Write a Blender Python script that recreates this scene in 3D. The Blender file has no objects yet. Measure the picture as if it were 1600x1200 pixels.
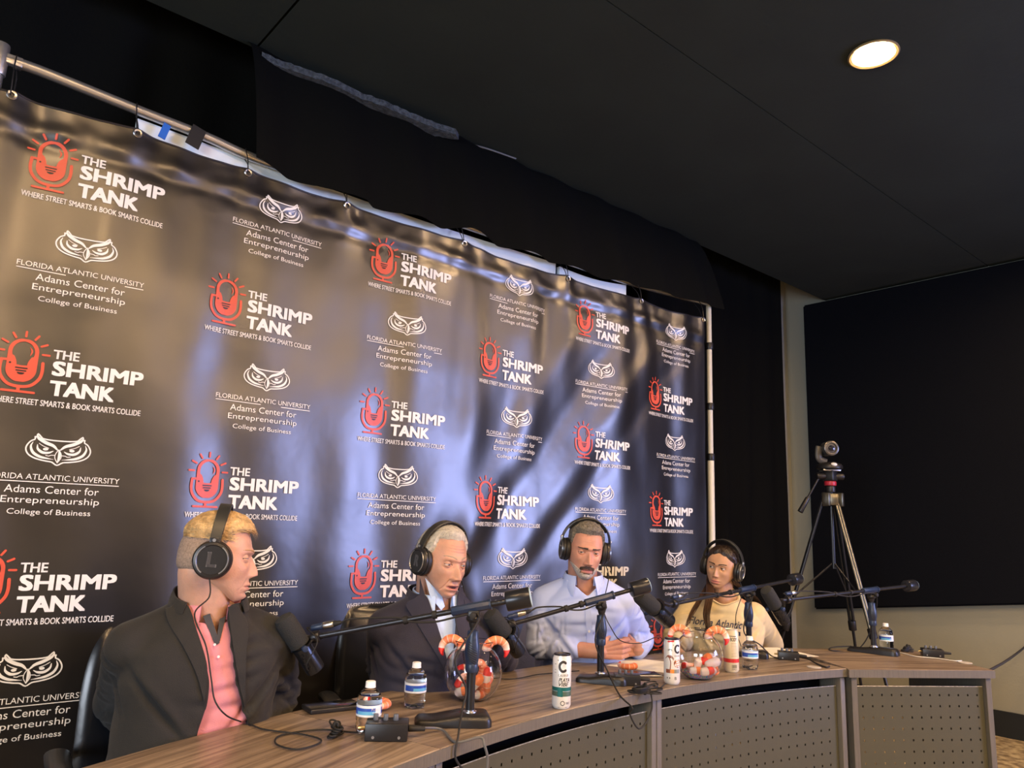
import bpy, bmesh, math, random
import numpy as np
from mathutils import Vector, Matrix, noise
from mathutils.bvhtree import BVHTree

random.seed(7)
rng = np.random.default_rng(7)
S = bpy.context.scene
COL = S.collection
PI = math.pi
V = Vector

# ------------------------------------------------------------------ camera
FPX = 1171.6                        # focal length in pixels for a 1600 px wide frame
CAMZ = 1.275
CR = V((0.75806172, -0.65123377, 0.03517119))
CU = V((-0.14726419, -0.11838714, 0.98198663))
CF = V((0.63533904, 0.74958593, 0.18564818))
cam = bpy.data.objects.new('camera', bpy.data.cameras.new('camera'))
COL.objects.link(cam)
cam.matrix_world = Matrix(((CR.x, CU.x, -CF.x, 0), (CR.y, CU.y, -CF.y, 0), (CR.z, CU.z, -CF.z, CAMZ), (0, 0, 0, 1)))
cam.data.sensor_width = 36.0
cam.data.lens = FPX / 1600 * 36.0
cam.data.clip_start = 0.05
S.camera = cam

# ------------------------------------------------------------------ world, light, exposure
S.view_settings.view_transform = 'Standard'
S.view_settings.look = 'None'
S.view_settings.gamma = 1
S.view_settings.use_curve_mapping = False
S.view_settings.exposure = 1.0
world = bpy.data.worlds.new('world')
S.world = world
world.use_nodes = True
world.node_tree.nodes['Background'].inputs[0].default_value = (0.7, 0.75, 0.85, 1)
world.node_tree.nodes['Background'].inputs[1].default_value = 0.10
DOWNLIGHT_POWER = 270.0              # emission strength of the ceiling lamps' lenses
WARM = (1.0, 0.63, 0.31)


def area_light(name, loc, target, sx, sy, power, color):
    d = bpy.data.lights.new(name, 'AREA')
    d.shape = 'RECTANGLE'; d.size = sx; d.size_y = sy; d.energy = power; d.color = color
    o = bpy.data.objects.new(name, d); COL.objects.link(o)
    o.location = loc
    o.rotation_euler = (V(target) - V(loc)).to_track_quat('-Z', 'Y').to_euler()
    return o


# daylight through the big window in the right-hand wall
area_light('window_daylight', (6.0, -2.8, 1.85), (1.6, 1.8, 1.1), 1.9, 1.5, 175, (0.43, 0.50, 1.0))
# and through a window in the left-hand wall
area_light('left_daylight', (-4.1, -0.9, 1.8), (1.2, 1.6, 1.1), 2.2, 1.5, 120, (0.80, 0.88, 1.0))

# ------------------------------------------------------------------ measured pixel helpers (1600x1200 frame)


def ray(u, v):
    return CR * ((u - 800) / FPX) + CU * ((600 - v) / FPX) + CF


def w3(d, t):
    return V((d.x * t, d.y * t, d.z * t + CAMZ))


def at_t(u, v, t):
    return w3(ray(u, v), t)


def at_y(u, v, y):
    d = ray(u, v); return w3(d, y / d.y)


def at_x(u, v, x):
    d = ray(u, v); return w3(d, x / d.x)


def at_z(u, v, z):
    d = ray(u, v); return w3(d, (z - CAMZ) / d.z)


TZ = 0.74                            # desk top height


def at_table(u, v):
    return at_z(u, v, TZ)


def z_for(x, y, v):
    k = (600 - v) / FPX
    # (q.CU) = k (q.CF)
    q = CU - CF * k
    return CAMZ - (q.x * x + q.y * y) / q.z


# ------------------------------------------------------------------ materials
MATS = {}


def mat(name, col=(0.5, 0.5, 0.5), rough=0.5, metal=0.0, spec=0.5, emit=None, estr=1.0, sss=0.0, bump=None, var=None,
        transmission=0.0, ior=1.45, alpha=1.0, coat=0.0, sheen=0.0):
    """bump=(scale,strength[,stretch]) var=(scale, amount)"""
    if name in MATS:
        return MATS[name]
    m = bpy.data.materials.new(name); m.use_nodes = True
    nt = m.node_tree; b = nt.nodes['Principled BSDF']
    b.inputs['Base Color'].default_value = (*col, 1)
    b.inputs['Roughness'].default_value = rough
    b.inputs['Metallic'].default_value = metal
    b.inputs['Specular IOR Level'].default_value = spec
    b.inputs['IOR'].default_value = ior
    b.inputs['Transmission Weight'].default_value = transmission
    b.inputs['Alpha'].default_value = alpha
    b.inputs['Coat Weight'].default_value = coat
    if sheen:
        b.inputs['Sheen Weight'].default_value = sheen
        b.inputs['Sheen Roughness'].default_value = 0.5
    if sss:
        b.inputs['Subsurface Weight'].default_value = sss
        b.inputs['Subsurface Radius'].default_value = (1.0, 0.35, 0.2)
        b.inputs['Subsurface Scale'].default_value = 0.006
    if emit:
        b.inputs['Emission Color'].default_value = (*emit, 1)
        b.inputs['Emission Strength'].default_value = estr
    if bump or var:
        tc = nt.nodes.new('ShaderNodeTexCoord')
        mp = nt.nodes.new('ShaderNodeMapping')
        nt.links.new(tc.outputs['Object'], mp.inputs['Vector'])
    if bump:
        if len(bump) > 2:
            mp.inputs['Scale'].default_value = bump[2]
        n = nt.nodes.new('ShaderNodeTexNoise'); n.inputs['Scale'].default_value = bump[0]
        n.inputs['Detail'].default_value = 4
        nt.links.new(mp.outputs[0], n.inputs['Vector'])
        bp = nt.nodes.new('ShaderNodeBump'); bp.inputs['Strength'].default_value = bump[1]
        bp.inputs['Distance'].default_value = 0.01
        nt.links.new(n.outputs['Fac'], bp.inputs['Height'])
        nt.links.new(bp.outputs[0], b.inputs['Normal'])
    if var:
        n = nt.nodes.new('ShaderNodeTexNoise'); n.inputs['Scale'].default_value = var[0]
        n.inputs['Detail'].default_value = 5
        nt.links.new(mp.outputs[0], n.inputs['Vector'])
        mr = nt.nodes.new('ShaderNodeMapRange')
        mr.inputs['From Min'].default_value = 0.3; mr.inputs['From Max'].default_value = 0.7
        mr.inputs['To Min'].default_value = 1 - var[1]; mr.inputs['To Max'].default_value = 1 + var[1]
        nt.links.new(n.outputs['Fac'], mr.inputs['Value'])
        mx = nt.nodes.new('ShaderNodeVectorMath'); mx.operation = 'SCALE'
        mx.inputs[0].default_value = col
        nt.links.new(mr.outputs[0], mx.inputs['Scale'])
        nt.links.new(mx.outputs[0], b.inputs['Base Color'])
    MATS[name] = m
    return m


def wood_mat(name, base, dark, scale=1.0, rough=0.42, angle=0.0):
    m = bpy.data.materials.new(name); m.use_nodes = True
    nt = m.node_tree; b = nt.nodes['Principled BSDF']
    b.inputs['Roughness'].default_value = rough
    tc = nt.nodes.new('ShaderNodeTexCoord'); mp = nt.nodes.new('ShaderNodeMapping')
    mp.inputs['Rotation'].default_value = (0, 0, angle)
    mp.inputs['Scale'].default_value = (1.1 * scale, 26 * scale, 26 * scale)
    nt.links.new(tc.outputs['Object'], mp.inputs['Vector'])
    n1 = nt.nodes.new('ShaderNodeTexNoise'); n1.inputs['Scale'].default_value = 1.6; n1.inputs['Detail'].default_value = 7
    n1.inputs['Distortion'].default_value = 0.6
    nt.links.new(mp.outputs[0], n1.inputs['Vector'])
    mp2 = nt.nodes.new('ShaderNodeMapping'); mp2.inputs['Rotation'].default_value = (0, 0, angle)
    mp2.inputs['Scale'].default_value = (3 * scale, 110 * scale, 110 * scale)
    nt.links.new(tc.outputs['Object'], mp2.inputs['Vector'])
    n2 = nt.nodes.new('ShaderNodeTexNoise'); n2.inputs['Scale'].default_value = 1.5; n2.inputs['Detail'].default_value = 3
    nt.links.new(mp2.outputs[0], n2.inputs['Vector'])
    add = nt.nodes.new('ShaderNodeMath'); add.operation = 'MULTIPLY_ADD'
    add.inputs[1].default_value = 0.35
    nt.links.new(n2.outputs['Fac'], add.inputs[0]); nt.links.new(n1.outputs['Fac'], add.inputs[2])
    cr = nt.nodes.new('ShaderNodeValToRGB')
    cr.color_ramp.elements[0].position = 0.52; cr.color_ramp.elements[0].color = (*dark, 1)
    cr.color_ramp.elements[1].position = 0.82; cr.color_ramp.elements[1].color = (*base, 1)
    nt.links.new(add.outputs[0], cr.inputs[0]); nt.links.new(cr.outputs[0], b.inputs['Base Color'])
    return m


M_black = mat('black_plastic', (0.012, 0.012, 0.014), 0.38)
M_blacksoft = mat('black_soft_vinyl', (0.010, 0.010, 0.011), 0.55)
M_metal = mat('black_enamel_metal', (0.018, 0.020, 0.026), 0.28, 0.3)
M_rubber = mat('black_rubber', (0.012, 0.012, 0.012), 0.7)
M_steel = mat('steel', (0.55, 0.56, 0.58), 0.3, 1.0)
M_white = mat('white_plastic', (0.80, 0.80, 0.80), 0.4)
M_print_white = mat('white_print', (0.78, 0.77, 0.74), 0.42)
M_print_red = mat('coral_print', (0.60, 0.085, 0.045), 0.42)


# ------------------------------------------------------------------ mesh builder
def rot_to(d):
    d = V(d).normalized()
    return d.to_track_quat('Z', 'Y').to_matrix()


class MB:
    def __init__(self):
        self.v = []; self.f = []; self.m = []; self.n = 0

    def add(self, verts, faces, mi=0, M=None):
        vs = [V(p) for p in verts]
        if M is not None:
            vs = [M @ p for p in vs]
        k = self.n
        self.v += [tuple(p) for p in vs]; self.n += len(vs)
        self.f += [tuple(i + k for i in fc) for fc in faces]
        if isinstance(mi, int):
            self.m += [mi] * len(faces)
        else:
            self.m += list(mi)
        return self

    def box(self, c, s, R=None, bevel=0.0, mi=0, seg=2):
        bm = bmesh.new(); bmesh.ops.create_cube(bm, size=1.0)
        for q in bm.verts:
            q.co = V((q.co.x * s[0], q.co.y * s[1], q.co.z * s[2]))
        if bevel:
            bmesh.ops.bevel(bm, geom=bm.edges[:], offset=bevel, segments=seg, affect='EDGES', profile=0.5)
        M = Matrix.Translation(V(c)) @ (R.to_4x4() if R is not None else Matrix.Identity(4))
        bm.verts.index_update()
        self.add([q.co for q in bm.verts], [[q.index for q in f.verts] for f in bm.faces], mi, M)
        bm.free(); return self

    def lathe(self, prof, n=32, M=None, mi=0):
        """profile [(r,z)...] about z; r==0 closes to a point. mi int or list per band"""
        vs = []; fs = []; ms = []; idx = []
        for r, z in prof:
            if r <= 1e-7:
                idx.append([len(vs)]); vs.append((0, 0, z))
            else:
                idx.append(list(range(len(vs), len(vs) + n)))
                vs += [(r * math.cos(2 * PI * i / n), r * math.sin(2 * PI * i / n), z) for i in range(n)]
        for k in range(len(prof) - 1):
            a, b = idx[k], idx[k + 1]
            mm = mi if isinstance(mi, int) else mi[k]
            for i in range(n):
                j = (i + 1) % n
                if len(a) == 1 and len(b) == 1:
                    continue
                if len(a) == 1:
                    fs.append((a[0], b[j], b[i])); ms.append(mm)
                elif len(b) == 1:
                    fs.append((a[i], a[j], b[0])); ms.append(mm)
                else:
                    fs.append((a[i], a[j], b[j], b[i])); ms.append(mm)
        self.add(vs, fs, ms, M); return self

    def cyl(self, p0, p1, r0, r1=None, n=20, mi=0, bevel=0.0):
        p0 = V(p0); p1 = V(p1); r1 = r0 if r1 is None else r1
        L = (p1 - p0).length
        M = Matrix.Translation(p0) @ rot_to(p1 - p0).to_4x4()
        b = min(bevel, L * .4)
        if b:
            prof = [(0, 0), (r0 - b, 0), (r0 - .3 * b, .3 * b), (r0, b), (r1, L - b), (r1 - .3 * b, L - .3 * b), (r1 - b, L), (0, L)]
        else:
            prof = [(0, 0), (r0, 0), (r1, L), (0, L)]
        return self.lathe(prof, n, M, mi)

    def capsule(self, p0, p1, r0, r1, n=16, mi=0, k=5):
        p0 = V(p0); p1 = V(p1); L = (p1 - p0).length
        M = Matrix.Translation(p0) @ rot_to(p1 - p0).to_4x4()
        prof = [(0 if i == 0 else r0 * math.sin(PI / 2 * i / k), -r0 * math.cos(PI / 2 * i / k)) for i in range(k + 1)]
        prof += [(0 if i == 0 else r1 * math.sin(PI / 2 * i / k), L + r1 * math.cos(PI / 2 * i / k)) for i in range(k, -1, -1)]
        return self.lathe(prof, n, M, mi)

    def ell(self, c, s, R=None, n=24, mi=0):
        k = n // 2
        prof = [(0 if i in (0, k) else math.sin(PI * i / k), -math.cos(PI * i / k)) for i in range(k + 1)]
        M = Matrix.Translation(V(c)) @ (R.to_4x4() if R is not None else Matrix.Identity(4)) @ Matrix.Diagonal((*s, 1))
        return self.lathe(prof, n, M, mi)

    def tube(self, pts, r, n=8, mi=0, closed=False, flat=None):
        """sweep a round (or flat=(a,b)) section along pts"""
        P = [V(p) for p in pts]; N = len(P)
        if N < 2:
            return self
        rs = r if isinstance(r, (list, tuple)) else [r] * N
        up = None; rings = []
        for i in range(N):
            if closed:
                t = (P[(i + 1) % N] - P[i - 1])
            else:
                t = (P[min(i + 1, N - 1)] - P[max(i - 1, 0)])
            if t.length < 1e-9:
                t = V((0, 0, 1))
            t.normalize()
            if up is None:
                up = t.orthogonal().normalized() if abs(t.z) > .95 else V((0, 0, 1))
            up = (up - t * up.dot(t))
            if up.length < 1e-6:
                up = t.orthogonal()
            up.normalize(); s = t.cross(up)
            ring = []
            for k in range(n):
                a = 2 * PI * k / n
                ca, sa = math.cos(a), math.sin(a)
                if flat:
                    ring.append(P[i] + s * (ca * flat[0] * rs[i]) + up * (sa * flat[1] * rs[i]))
                else:
                    ring.append(P[i] + s * (ca * rs[i]) + up * (sa * rs[i]))
            rings.append(ring)
        vs = [p for ring in rings for p in ring]; fs = []
        for i in range(N if closed else N - 1):
            a = i * n; b = ((i + 1) % N) * n
            for k in range(n):
                j = (k + 1) % n
                fs.append((a + k, a + j, b + j, b + k))
        if not closed:
            fs.append(tuple(range(n - 1, -1, -1))); fs.append(tuple(range((N - 1) * n, N * n)))
        return self.add(vs, fs, mi)

    def loft(self, rings, mi=0, cap=True, closed=True):
        n = len(rings[0]); vs = [p for r_ in rings for p in r_]; fs = []
        for i in range(len(rings) - 1):
            for k in range(n if closed else n - 1):
                j = (k + 1) % n
                fs.append((i * n + k, i * n + j, (i + 1) * n + j, (i + 1) * n + k))
        if cap:
            fs.append(tuple(range(n - 1, -1, -1))); fs.append(tuple(range((len(rings) - 1) * n, len(rings) * n)))
        return self.add(vs, fs, mi)

    def mesh(self, name='m'):
        me = bpy.data.meshes.new(name)
        me.from_pydata(self.v, [], self.f)
        me.polygons.foreach_set('material_index', self.m)
        me.update()
        return me

    def build(self, name, mats, parent=None, origin=None, smooth=40, fixn=True):
        me = self.mesh(name)
        return link(name, me, mats, parent, origin, smooth, fixn)


def link(name, me, mats, parent=None, origin=None, smooth=40, fixn=False):
    if origin is not None:
        me.transform(Matrix.Translation(-V(origin)))
    if fixn:
        bm = bmesh.new(); bm.from_mesh(me)
        bmesh.ops.recalc_face_normals(bm, faces=bm.faces[:]); bm.to_mesh(me); bm.free()
    if not isinstance(mats, (list, tuple)):
        mats = [mats]
    for m in mats:
        me.materials.append(m)
    if smooth:
        me.polygons.foreach_set('use_smooth', [True] * len(me.polygons))
        me.set_sharp_from_angle(angle=math.radians(smooth))
    me.name = name
    o = bpy.data.objects.new(name, me); COL.objects.link(o)
    if parent is not None:
        o.parent = parent
        if origin is None and False:
            pass
    return o


def thing(name, loc=(0, 0, 0), rz=0.0, label=None, cat=None, group=None):
    o = bpy.data.objects.new(name, None); COL.objects.link(o)
    o.empty_display_size = 0.05
    o.location = loc; o.rotation_euler = (0, 0, rz)
    tag(o, label, cat, group)
    return o


def tag(o, label=None, cat=None, group=None, kind=None):
    if label: o['label'] = label
    if cat: o['category'] = cat
    if group: o['group'] = group
    if kind: o['kind'] = kind
    return o


def struct(o, label=None):
    o['kind'] = 'structure'
    if label: o['label'] = label
    return o


def dup(root, loc, rz=None, label=None, group=None):
    r = root.copy(); COL.objects.link(r); r.location = loc
    if rz is not None: r.rotation_euler = (0, 0, rz)
    if label: r['label'] = label
    if group: r['group'] = group
    for ch in list(root.children):
        c = ch.copy(); COL.objects.link(c); c.parent = r
        for g in ch.children:
            d = g.copy(); COL.objects.link(d); d.parent = c
    return r


def catmull(pts, n=8, closed=False):
    P = [V(p) for p in pts]; out = []; N = len(P)
    rngi = range(N) if closed else range(N - 1)
    for i in rngi:
        p1 = P[i]; p2 = P[(i + 1) % N]
        p0 = P[i - 1] if (i > 0 or closed) else P[i] * 2 - p2
        p3 = P[(i + 2) % N] if (i + 2 < N or closed) else p2 * 2 - p1
        for k in range(n):
            t = k / n
            out.append(0.5 * ((2 * p1) + (-p0 + p2) * t + (2 * p0 - 5 * p1 + 4 * p2 - p3) * t * t + (-p0 + 3 * p1 - 3 * p2 + p3) * t ** 3))
    if not closed:
        out.append(P[-1])
    return out


_txt = {}


def text2d(s, bold=0.0, shear=0.0, res=3):
    """filled text outline normalised to the unit box -> (verts2d Nx2, faces, aspect)"""
    key = (s, bold, shear, res)
    if key not in _txt:
        cu = bpy.data.curves.new('txt', 'FONT'); cu.body = s; cu.offset = bold; cu.shear = shear
        cu.resolution_u = res; cu.fill_mode = 'FRONT' if hasattr(cu, 'fill_mode') else 'FRONT'
        o = bpy.data.objects.new('txt', cu); COL.objects.link(o)
        dg = bpy.context.evaluated_depsgraph_get(); dg.update()
        me = bpy.data.meshes.new_from_object(o.evaluated_get(dg))
        vs = np.zeros(len(me.vertices) * 3); me.vertices.foreach_get('co', vs); vs = vs.reshape(-1, 3)[:, :2]
        fs = [tuple(p.vertices) for p in me.polygons]
        bpy.data.objects.remove(o); bpy.data.curves.remove(cu); bpy.data.meshes.remove(me)
        mn = vs.min(0); mx = vs.max(0)
        _txt[key] = ((vs - mn) / (mx - mn), fs, (mx - mn)[0] / (mx - mn)[1])
    return _txt[key]


class Flat:
    """2-D artwork (x,z) collected with material indices, mapped onto a surface later"""
    def __init__(self):
        self.v = []; self.f = []; self.m = []

    def add(self, v, f, m):
        k = len(self.v); self.v += [tuple(p) for p in v]
        self.f += [tuple(i + k for i in q) for q in f]; self.m += [m] * len(f)

    def text(self, s, x0, x1, z0, z1, m=0, bold=0.0, shear=0.0, maxedge=None):
        v, f, _ = text2d(s, 0.0, shear)
        ex = max(0, bold - .008) * (z1 - z0) * 1.5
        for k in ((-1, 0, 1) if ex else (0,)):
            for kz in ((-1, 1) if ex else (0,)):
                self.add([(x0 + ex + (x1 - x0 - 2 * ex) * a + k * ex, z0 + ex * .6 + (z1 - z0 - ex * 1.2) * b + kz * ex * .6) for a, b in v], f, m)

    def stroke(self, pts, w, m=0, closed=False, smooth=6, cap=True):
        P = [V((p[0], p[1], 0)) for p in pts]
        if smooth > 1:
            P = catmull(P, smooth, closed)
        N = len(P)
        if callable(w):
            W = [w(i / (N - 1)) for i in range(N)]
        else:
            W = [w] * N
        vs = []; fs = []
        for i in range(N):
            t = (P[(i + 1) % N] - P[i - 1]) if closed else (P[min(i + 1, N - 1)] - P[max(i - 1, 0)])
            t.normalize(); s = V((-t.y, t.x, 0))
            a = P[i] + s * W[i] / 2; b = P[i] - s * W[i] / 2
            vs += [(a.x, a.y), (b.x, b.y)]
        for i in range(N if closed else N - 1):
            j = (i + 1) % N
            fs.append((2 * i, 2 * i + 1, 2 * j + 1, 2 * j))
        self.add(vs, fs, m)
        if cap and not closed:
            for q, ww in ((P[0], W[0]), (P[-1], W[-1])):
                if ww > 1e-4:
                    self.disc(q.x, q.y, ww / 2, m, 10)

    def disc(self, x, z, r, m=0, n=24, rz=None):
        rz = r if rz is None else rz
        self.add([(x + r * math.cos(2 * PI * i / n), z + rz * math.sin(2 * PI * i / n)) for i in range(n)], [tuple(range(n))], m)

    def spans(self, fn, z0, z1, n, m=0):
        """fn(z)->(x0,x1) or None"""
        prev = None
        for i in range(n + 1):
            z = z0 + (z1 - z0) * i / n; s = fn(z)
            if s and prev:
                k = len(self.v)
                self.v += [(prev[1][0], prev[0]), (prev[1][1], prev[0]), (s[1], z), (s[0], z)]
                self.f.append((k, k + 1, k + 2, k + 3)); self.m.append(m)
            prev = (z, s) if s else None

    def rect(self, x0, x1, z0, z1, m=0):
        self.add([(x0, z0), (x1, z0), (x1, z1), (x0, z1)], [(0, 1, 2, 3)], m)

    def mapped(self, name, fn, mats, parent, origin=None):
        me = bpy.data.meshes.new(name)
        me.from_pydata([tuple(fn(x, z)) for x, z in self.v], [], self.f)
        me.polygons.foreach_set('material_index', self.m); me.update()
        return link(name, me, mats, parent, origin, smooth=0)
# ================================================================== THE ROOM
XR = 6.05; YB = 3.37; ZC = 3.275; XL = -4.2; YF = -5.2
M_wall = mat('grey_green_wall_paint', (0.29, 0.295, 0.25), 0.75, bump=(60, 0.08), var=(1.5, 0.04))
M_ceil = mat('black_ceiling_paint', (0.015, 0.0225, 0.0185), 0.85, bump=(25, 0.15), var=(3, 0.12))
M_cloth = mat('black_drape_cloth', (0.0045, 0.0047, 0.0042), 0.95, spec=0.08, bump=(90, 0.2))
M_skirt = mat('dark_baseboard', (0.012, 0.016, 0.02), 0.5)
M_panelcloth = mat('navy_black_panel_fabric', (0.0030, 0.0042, 0.0085), 0.85, spec=0.15, bump=(260, 0.25))


def carpet():
    m = bpy.data.materials.new('patterned_carpet'); m.use_nodes = True
    nt = m.node_tree; b = nt.nodes['Principled BSDF']; b.inputs['Roughness'].default_value = 0.95
    tc = nt.nodes.new('ShaderNodeTexCoord')
    n = nt.nodes.new('ShaderNodeTexNoise'); n.inputs['Scale'].default_value = 18; n.inputs['Detail'].default_value = 8
    nt.links.new(tc.outputs['Object'], n.inputs['Vector'])
    cr = nt.nodes.new('ShaderNodeValToRGB')
    cr.color_ramp.elements[0].position = 0.38; cr.color_ramp.elements[0].color = (0.16, 0.11, 0.045, 1)
    cr.color_ramp.elements[1].position = 0.62; cr.color_ramp.elements[1].color = (0.42, 0.33, 0.16, 1)
    nt.links.new(n.outputs['Fac'], cr.inputs[0]); nt.links.new(cr.outputs[0], b.inputs['Base Color'])
    bp = nt.nodes.new('ShaderNodeBump'); bp.inputs['Strength'].default_value = 0.4
    nt.links.new(n.outputs['Fac'], bp.inputs['Height']); nt.links.new(bp.outputs[0], b.inputs['Normal'])
    return m


def slab(name, x0, x1, y0, y1, z0, z1, m):
    return struct(MB().box(((x0 + x1) / 2, (y0 + y1) / 2, (z0 + z1) / 2), (x1 - x0, y1 - y0, z1 - z0)).build(name, m, smooth=0))


slab('floor', XL - .2, XR + .2, YF - .2, YB + .2, -0.1, 0, carpet())
slab('wall_back', XL - .2, XR + .2, YB, YB + .15, 0, ZC + .5, M_wall)
wl_ = MB()
for y0, y1, z0, z1 in ((YF, -2.05, 0, ZC + .5), (.25, YB, 0, ZC + .5), (-2.05, .25, 0, 1.0), (-2.05, .25, 2.6, ZC + .5)):
    wl_.box((XL - .075, (y0 + y1) / 2, (z0 + z1) / 2), (.15, y1 - y0, z1 - z0))
struct(wl_.build('wall_left', M_wall, smooth=0))
wl_ = MB()
for y in (-2.05, -.9, .25):
    wl_.box((XL - .06, y, 1.8), (.05, .05, 1.6))
for z in (1.0, 2.6):
    wl_.box((XL - .06, -.9, z), (.05, 2.3, .05))
struct(wl_.build('window_2', M_white, smooth=0))
# right wall with a window opening far behind the camera
wr = MB()
for y0, y1, z0, z1 in ((YF, -3.95, 0, ZC + .5), (-1.85, YB, 0, ZC + .5), (-3.95, -1.85, 0, 1.1), (-3.95, -1.85, 2.8, ZC + .5)):
    wr.box((XR + .075, (y0 + y1) / 2, (z0 + z1) / 2), (.15, y1 - y0, z1 - z0))
struct(wr.build('wall_right', M_wall, smooth=0))
wf = MB()
for x0, x1, z0, z1 in ((XL, XR, 0, ZC + .5),):
    wf.box(((x0 + x1) / 2, YF - .075, (z0 + z1) / 2), (x1 - x0, .15, z1 - z0))
struct(wf.build('wall_front', M_wall, smooth=0))
wfm = MB()
for y in (-3.95, -2.9, -1.85):
    wfm.box((XR + .06, y, 1.95), (.05, .05, 1.7))
for z in (1.1, 2.8):
    wfm.box((XR + .06, -2.9, z), (.05, 2.1, .05))
struct(wfm.build('window_1', M_white, smooth=0))

# ceiling: black boards up to y = 3.0, an open dark slot behind them
cl = MB()
xs = 1.02
cl.box(((XL + xs) / 2 - .005, (YF + 3.0) / 2, ZC + .02), (xs - XL - .012, 3.0 - YF, .04))
cl.box(((xs + XR) / 2, (YF + 1.75) / 2, ZC + .02), (XR - xs, 1.75 - YF, .04))
cl.box(((xs + XR) / 2, (1.756 + 3.0) / 2, ZC + .0205), (XR - xs, 3.0 - 1.756, .04))
struct(cl.build('ceiling', M_ceil, smooth=0))
cg = MB(); cg.box((.9, (YF + YB) / 2, ZC + .4), (10.6, YB - YF, .04))
struct(cg.build('trim_4', M_cloth, smooth=0), 'black structural deck above the open ceiling slot')

bb = MB(); bb.box((XR - .008, (YF + YB) / 2, .06), (.016, YB - YF, .17 - .0))
bb = MB(); bb.box((XR - .008, (YF + YB) / 2, .083), (.016, YB - YF, .165)); struct(bb.build('baseboard_right', M_skirt, smooth=0))
bb = MB(); bb.box((.9, YB - .008, .083), (10, .016, .165)); struct(bb.build('baseboard_back', M_skirt, smooth=0))

# rough insulation showing through the torn slot
top = [(408, 92), (440, 105), (480, 118), (520, 132), (560, 152), (600, 166), (640, 184), (680, 200), (712, 210)]
bot = [(408, 100), (440, 124), (480, 142), (520, 162), (560, 177), (600, 193), (640, 204), (680, 212), (716, 219)]
sm = MB(); rr = []
for k in range(len(top) * 6 - 5):
    i = min(k // 6, len(top) - 2); f = k / 6 - i
    a = at_z(top[i][0] * (1 - f) + top[i + 1][0] * f, top[i][1] * (1 - f) + top[i + 1][1] * f, ZC - .10)
    b = at_z(bot[i][0] * (1 - f) + bot[i + 1][0] * f, bot[i][1] * (1 - f) + bot[i + 1][1] * f, ZC - .10)
    row = []
    for j in range(6):
        p = a.lerp(b, j / 5); row.append(p + V((0, noise.noise(p * 35) * .008, noise.noise(p * 60) * .005)))
    row += [p + V((0, 0, .03)) for p in reversed(row)]
    rr.append(row)
sm.loft(rr)
struct(sm.build('trim_1', mat('grey_insulation', (.060, .072, .082), .95, bump=(120, 1.0), var=(60, .5)), smooth=30), 'rough grey insulation strip showing in the torn ceiling slot')
wm = MB()
wm.tube(catmull([at_z(u, v, ZC - .02) for u, v in ((696, 215), (720, 222), (760, 232), (806, 248))], 6), .005, 6)
wm.tube(catmull([at_z(u, v, ZC - .03) for u, v in ((468, 130), (480, 132), (492, 138), (498, 145))], 6), .003, 6)
struct(wm.build('trim_2', mat('old_grey_wire', (.12, .12, .12), .5)), 'loose grey wires along the torn ceiling edge')

# tan scrap stuck on the ceiling
sc = MB(); P = [at_z(u, v, ZC - .006) for u, v in ((233, 118), (252, 124), (280, 134), (279, 143), (262, 136), (252, 134), (250, 128))]
c = sum(P, V()) / len(P)
rs = [[p for p in P], [p + V((0, 0, -.006)) for p in P]]
sc.loft(rs)
tag(sc.build('cardboard_scrap', mat('tan_card', (.33, .25, .12), .8), smooth=0), 'small torn scrap of tan board caught on the black ceiling above the banner', 'scrap')

# ---- curtain on the back wall (right of the banner) and valance over the banner


def drape(name, x0, x1, y, zt, zb_fn, amp=.03, wl=.23, nx=220, nz=30, m=M_cloth, seed=0.0, fwd=0.0):
    mb = MB(); rows = []
    for j in range(nz + 1):
        row = []
        for i in range(nx + 1):
            x = x0 + (x1 - x0) * i / nx; zb = zb_fn(x); z = zt + (zb - zt) * j / nz
            a = amp * (.45 + .55 * j / nz)
            d = a * math.sin(2 * PI * x / wl + 1.3 * noise.noise(V((x * 2.1, z * .5, seed)))) + .5 * a * noise.noise(V((x * 6, z * .8, seed + 4)))
            row.append(V((x, y + d - fwd * (j / nz) ** .55, z)))
        rows.append(row)
    back = [[p + V((0, .004, 0)) for p in r_] for r_ in rows]
    n = nx + 1
    vs = [p for r_ in rows for p in r_] + [p for r_ in back for p in r_]; fs = []; off = (nz + 1) * n
    for j in range(nz):
        for i in range(nx):
            a = j * n + i
            fs.append((a, a + 1, a + n + 1, a + n)); fs.append((off + a, off + a + n, off + a + n + 1, off + a + 1))
    for i in range(nx):
        for j in (0, nz):
            a = j * n + i; fs.append((a, off + a, off + a + 1, a + 1))
    for j in range(nz):
        for i in (0, nx):
            a = j * n + i; fs.append((a, a + n, off + a + n, off + a))
    mb.add(vs, fs)
    return mb.build(name, m, smooth=60)


xc = at_y(1226, 700, 3.27).x
tag(drape('curtain', -3.2, xc, 3.27, ZC + .38, lambda x: .02 + .01 * math.sin(x * 9), .028, .31),
    'tall black curtain hanging on the back wall behind the banner', 'curtain')
# worn lighter wall edge between curtain and corner
ed = MB(); rws = []
for k in range(90):
    z = .02 + 2.85 * k / 89
    x = xc + .05 + .012 * noise.noise(V((3, 1, z * 7))) ; w = .016 + .012 * noise.noise(V((9, 2, z * 11)))
    rws.append([V((x - w - .03, YB - .012, z)), V((x + w, YB - .012, z)), V((x + w, YB - .001, z)), V((x - w - .03, YB - .001, z))])
ed.loft(rws)
struct(ed.build('trim_3', mat('ochre_worn_edge', (.075, .07, .04), .8, var=(40, .5)), smooth=0), 'ragged ochre paint edge beside the curtain')

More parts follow.
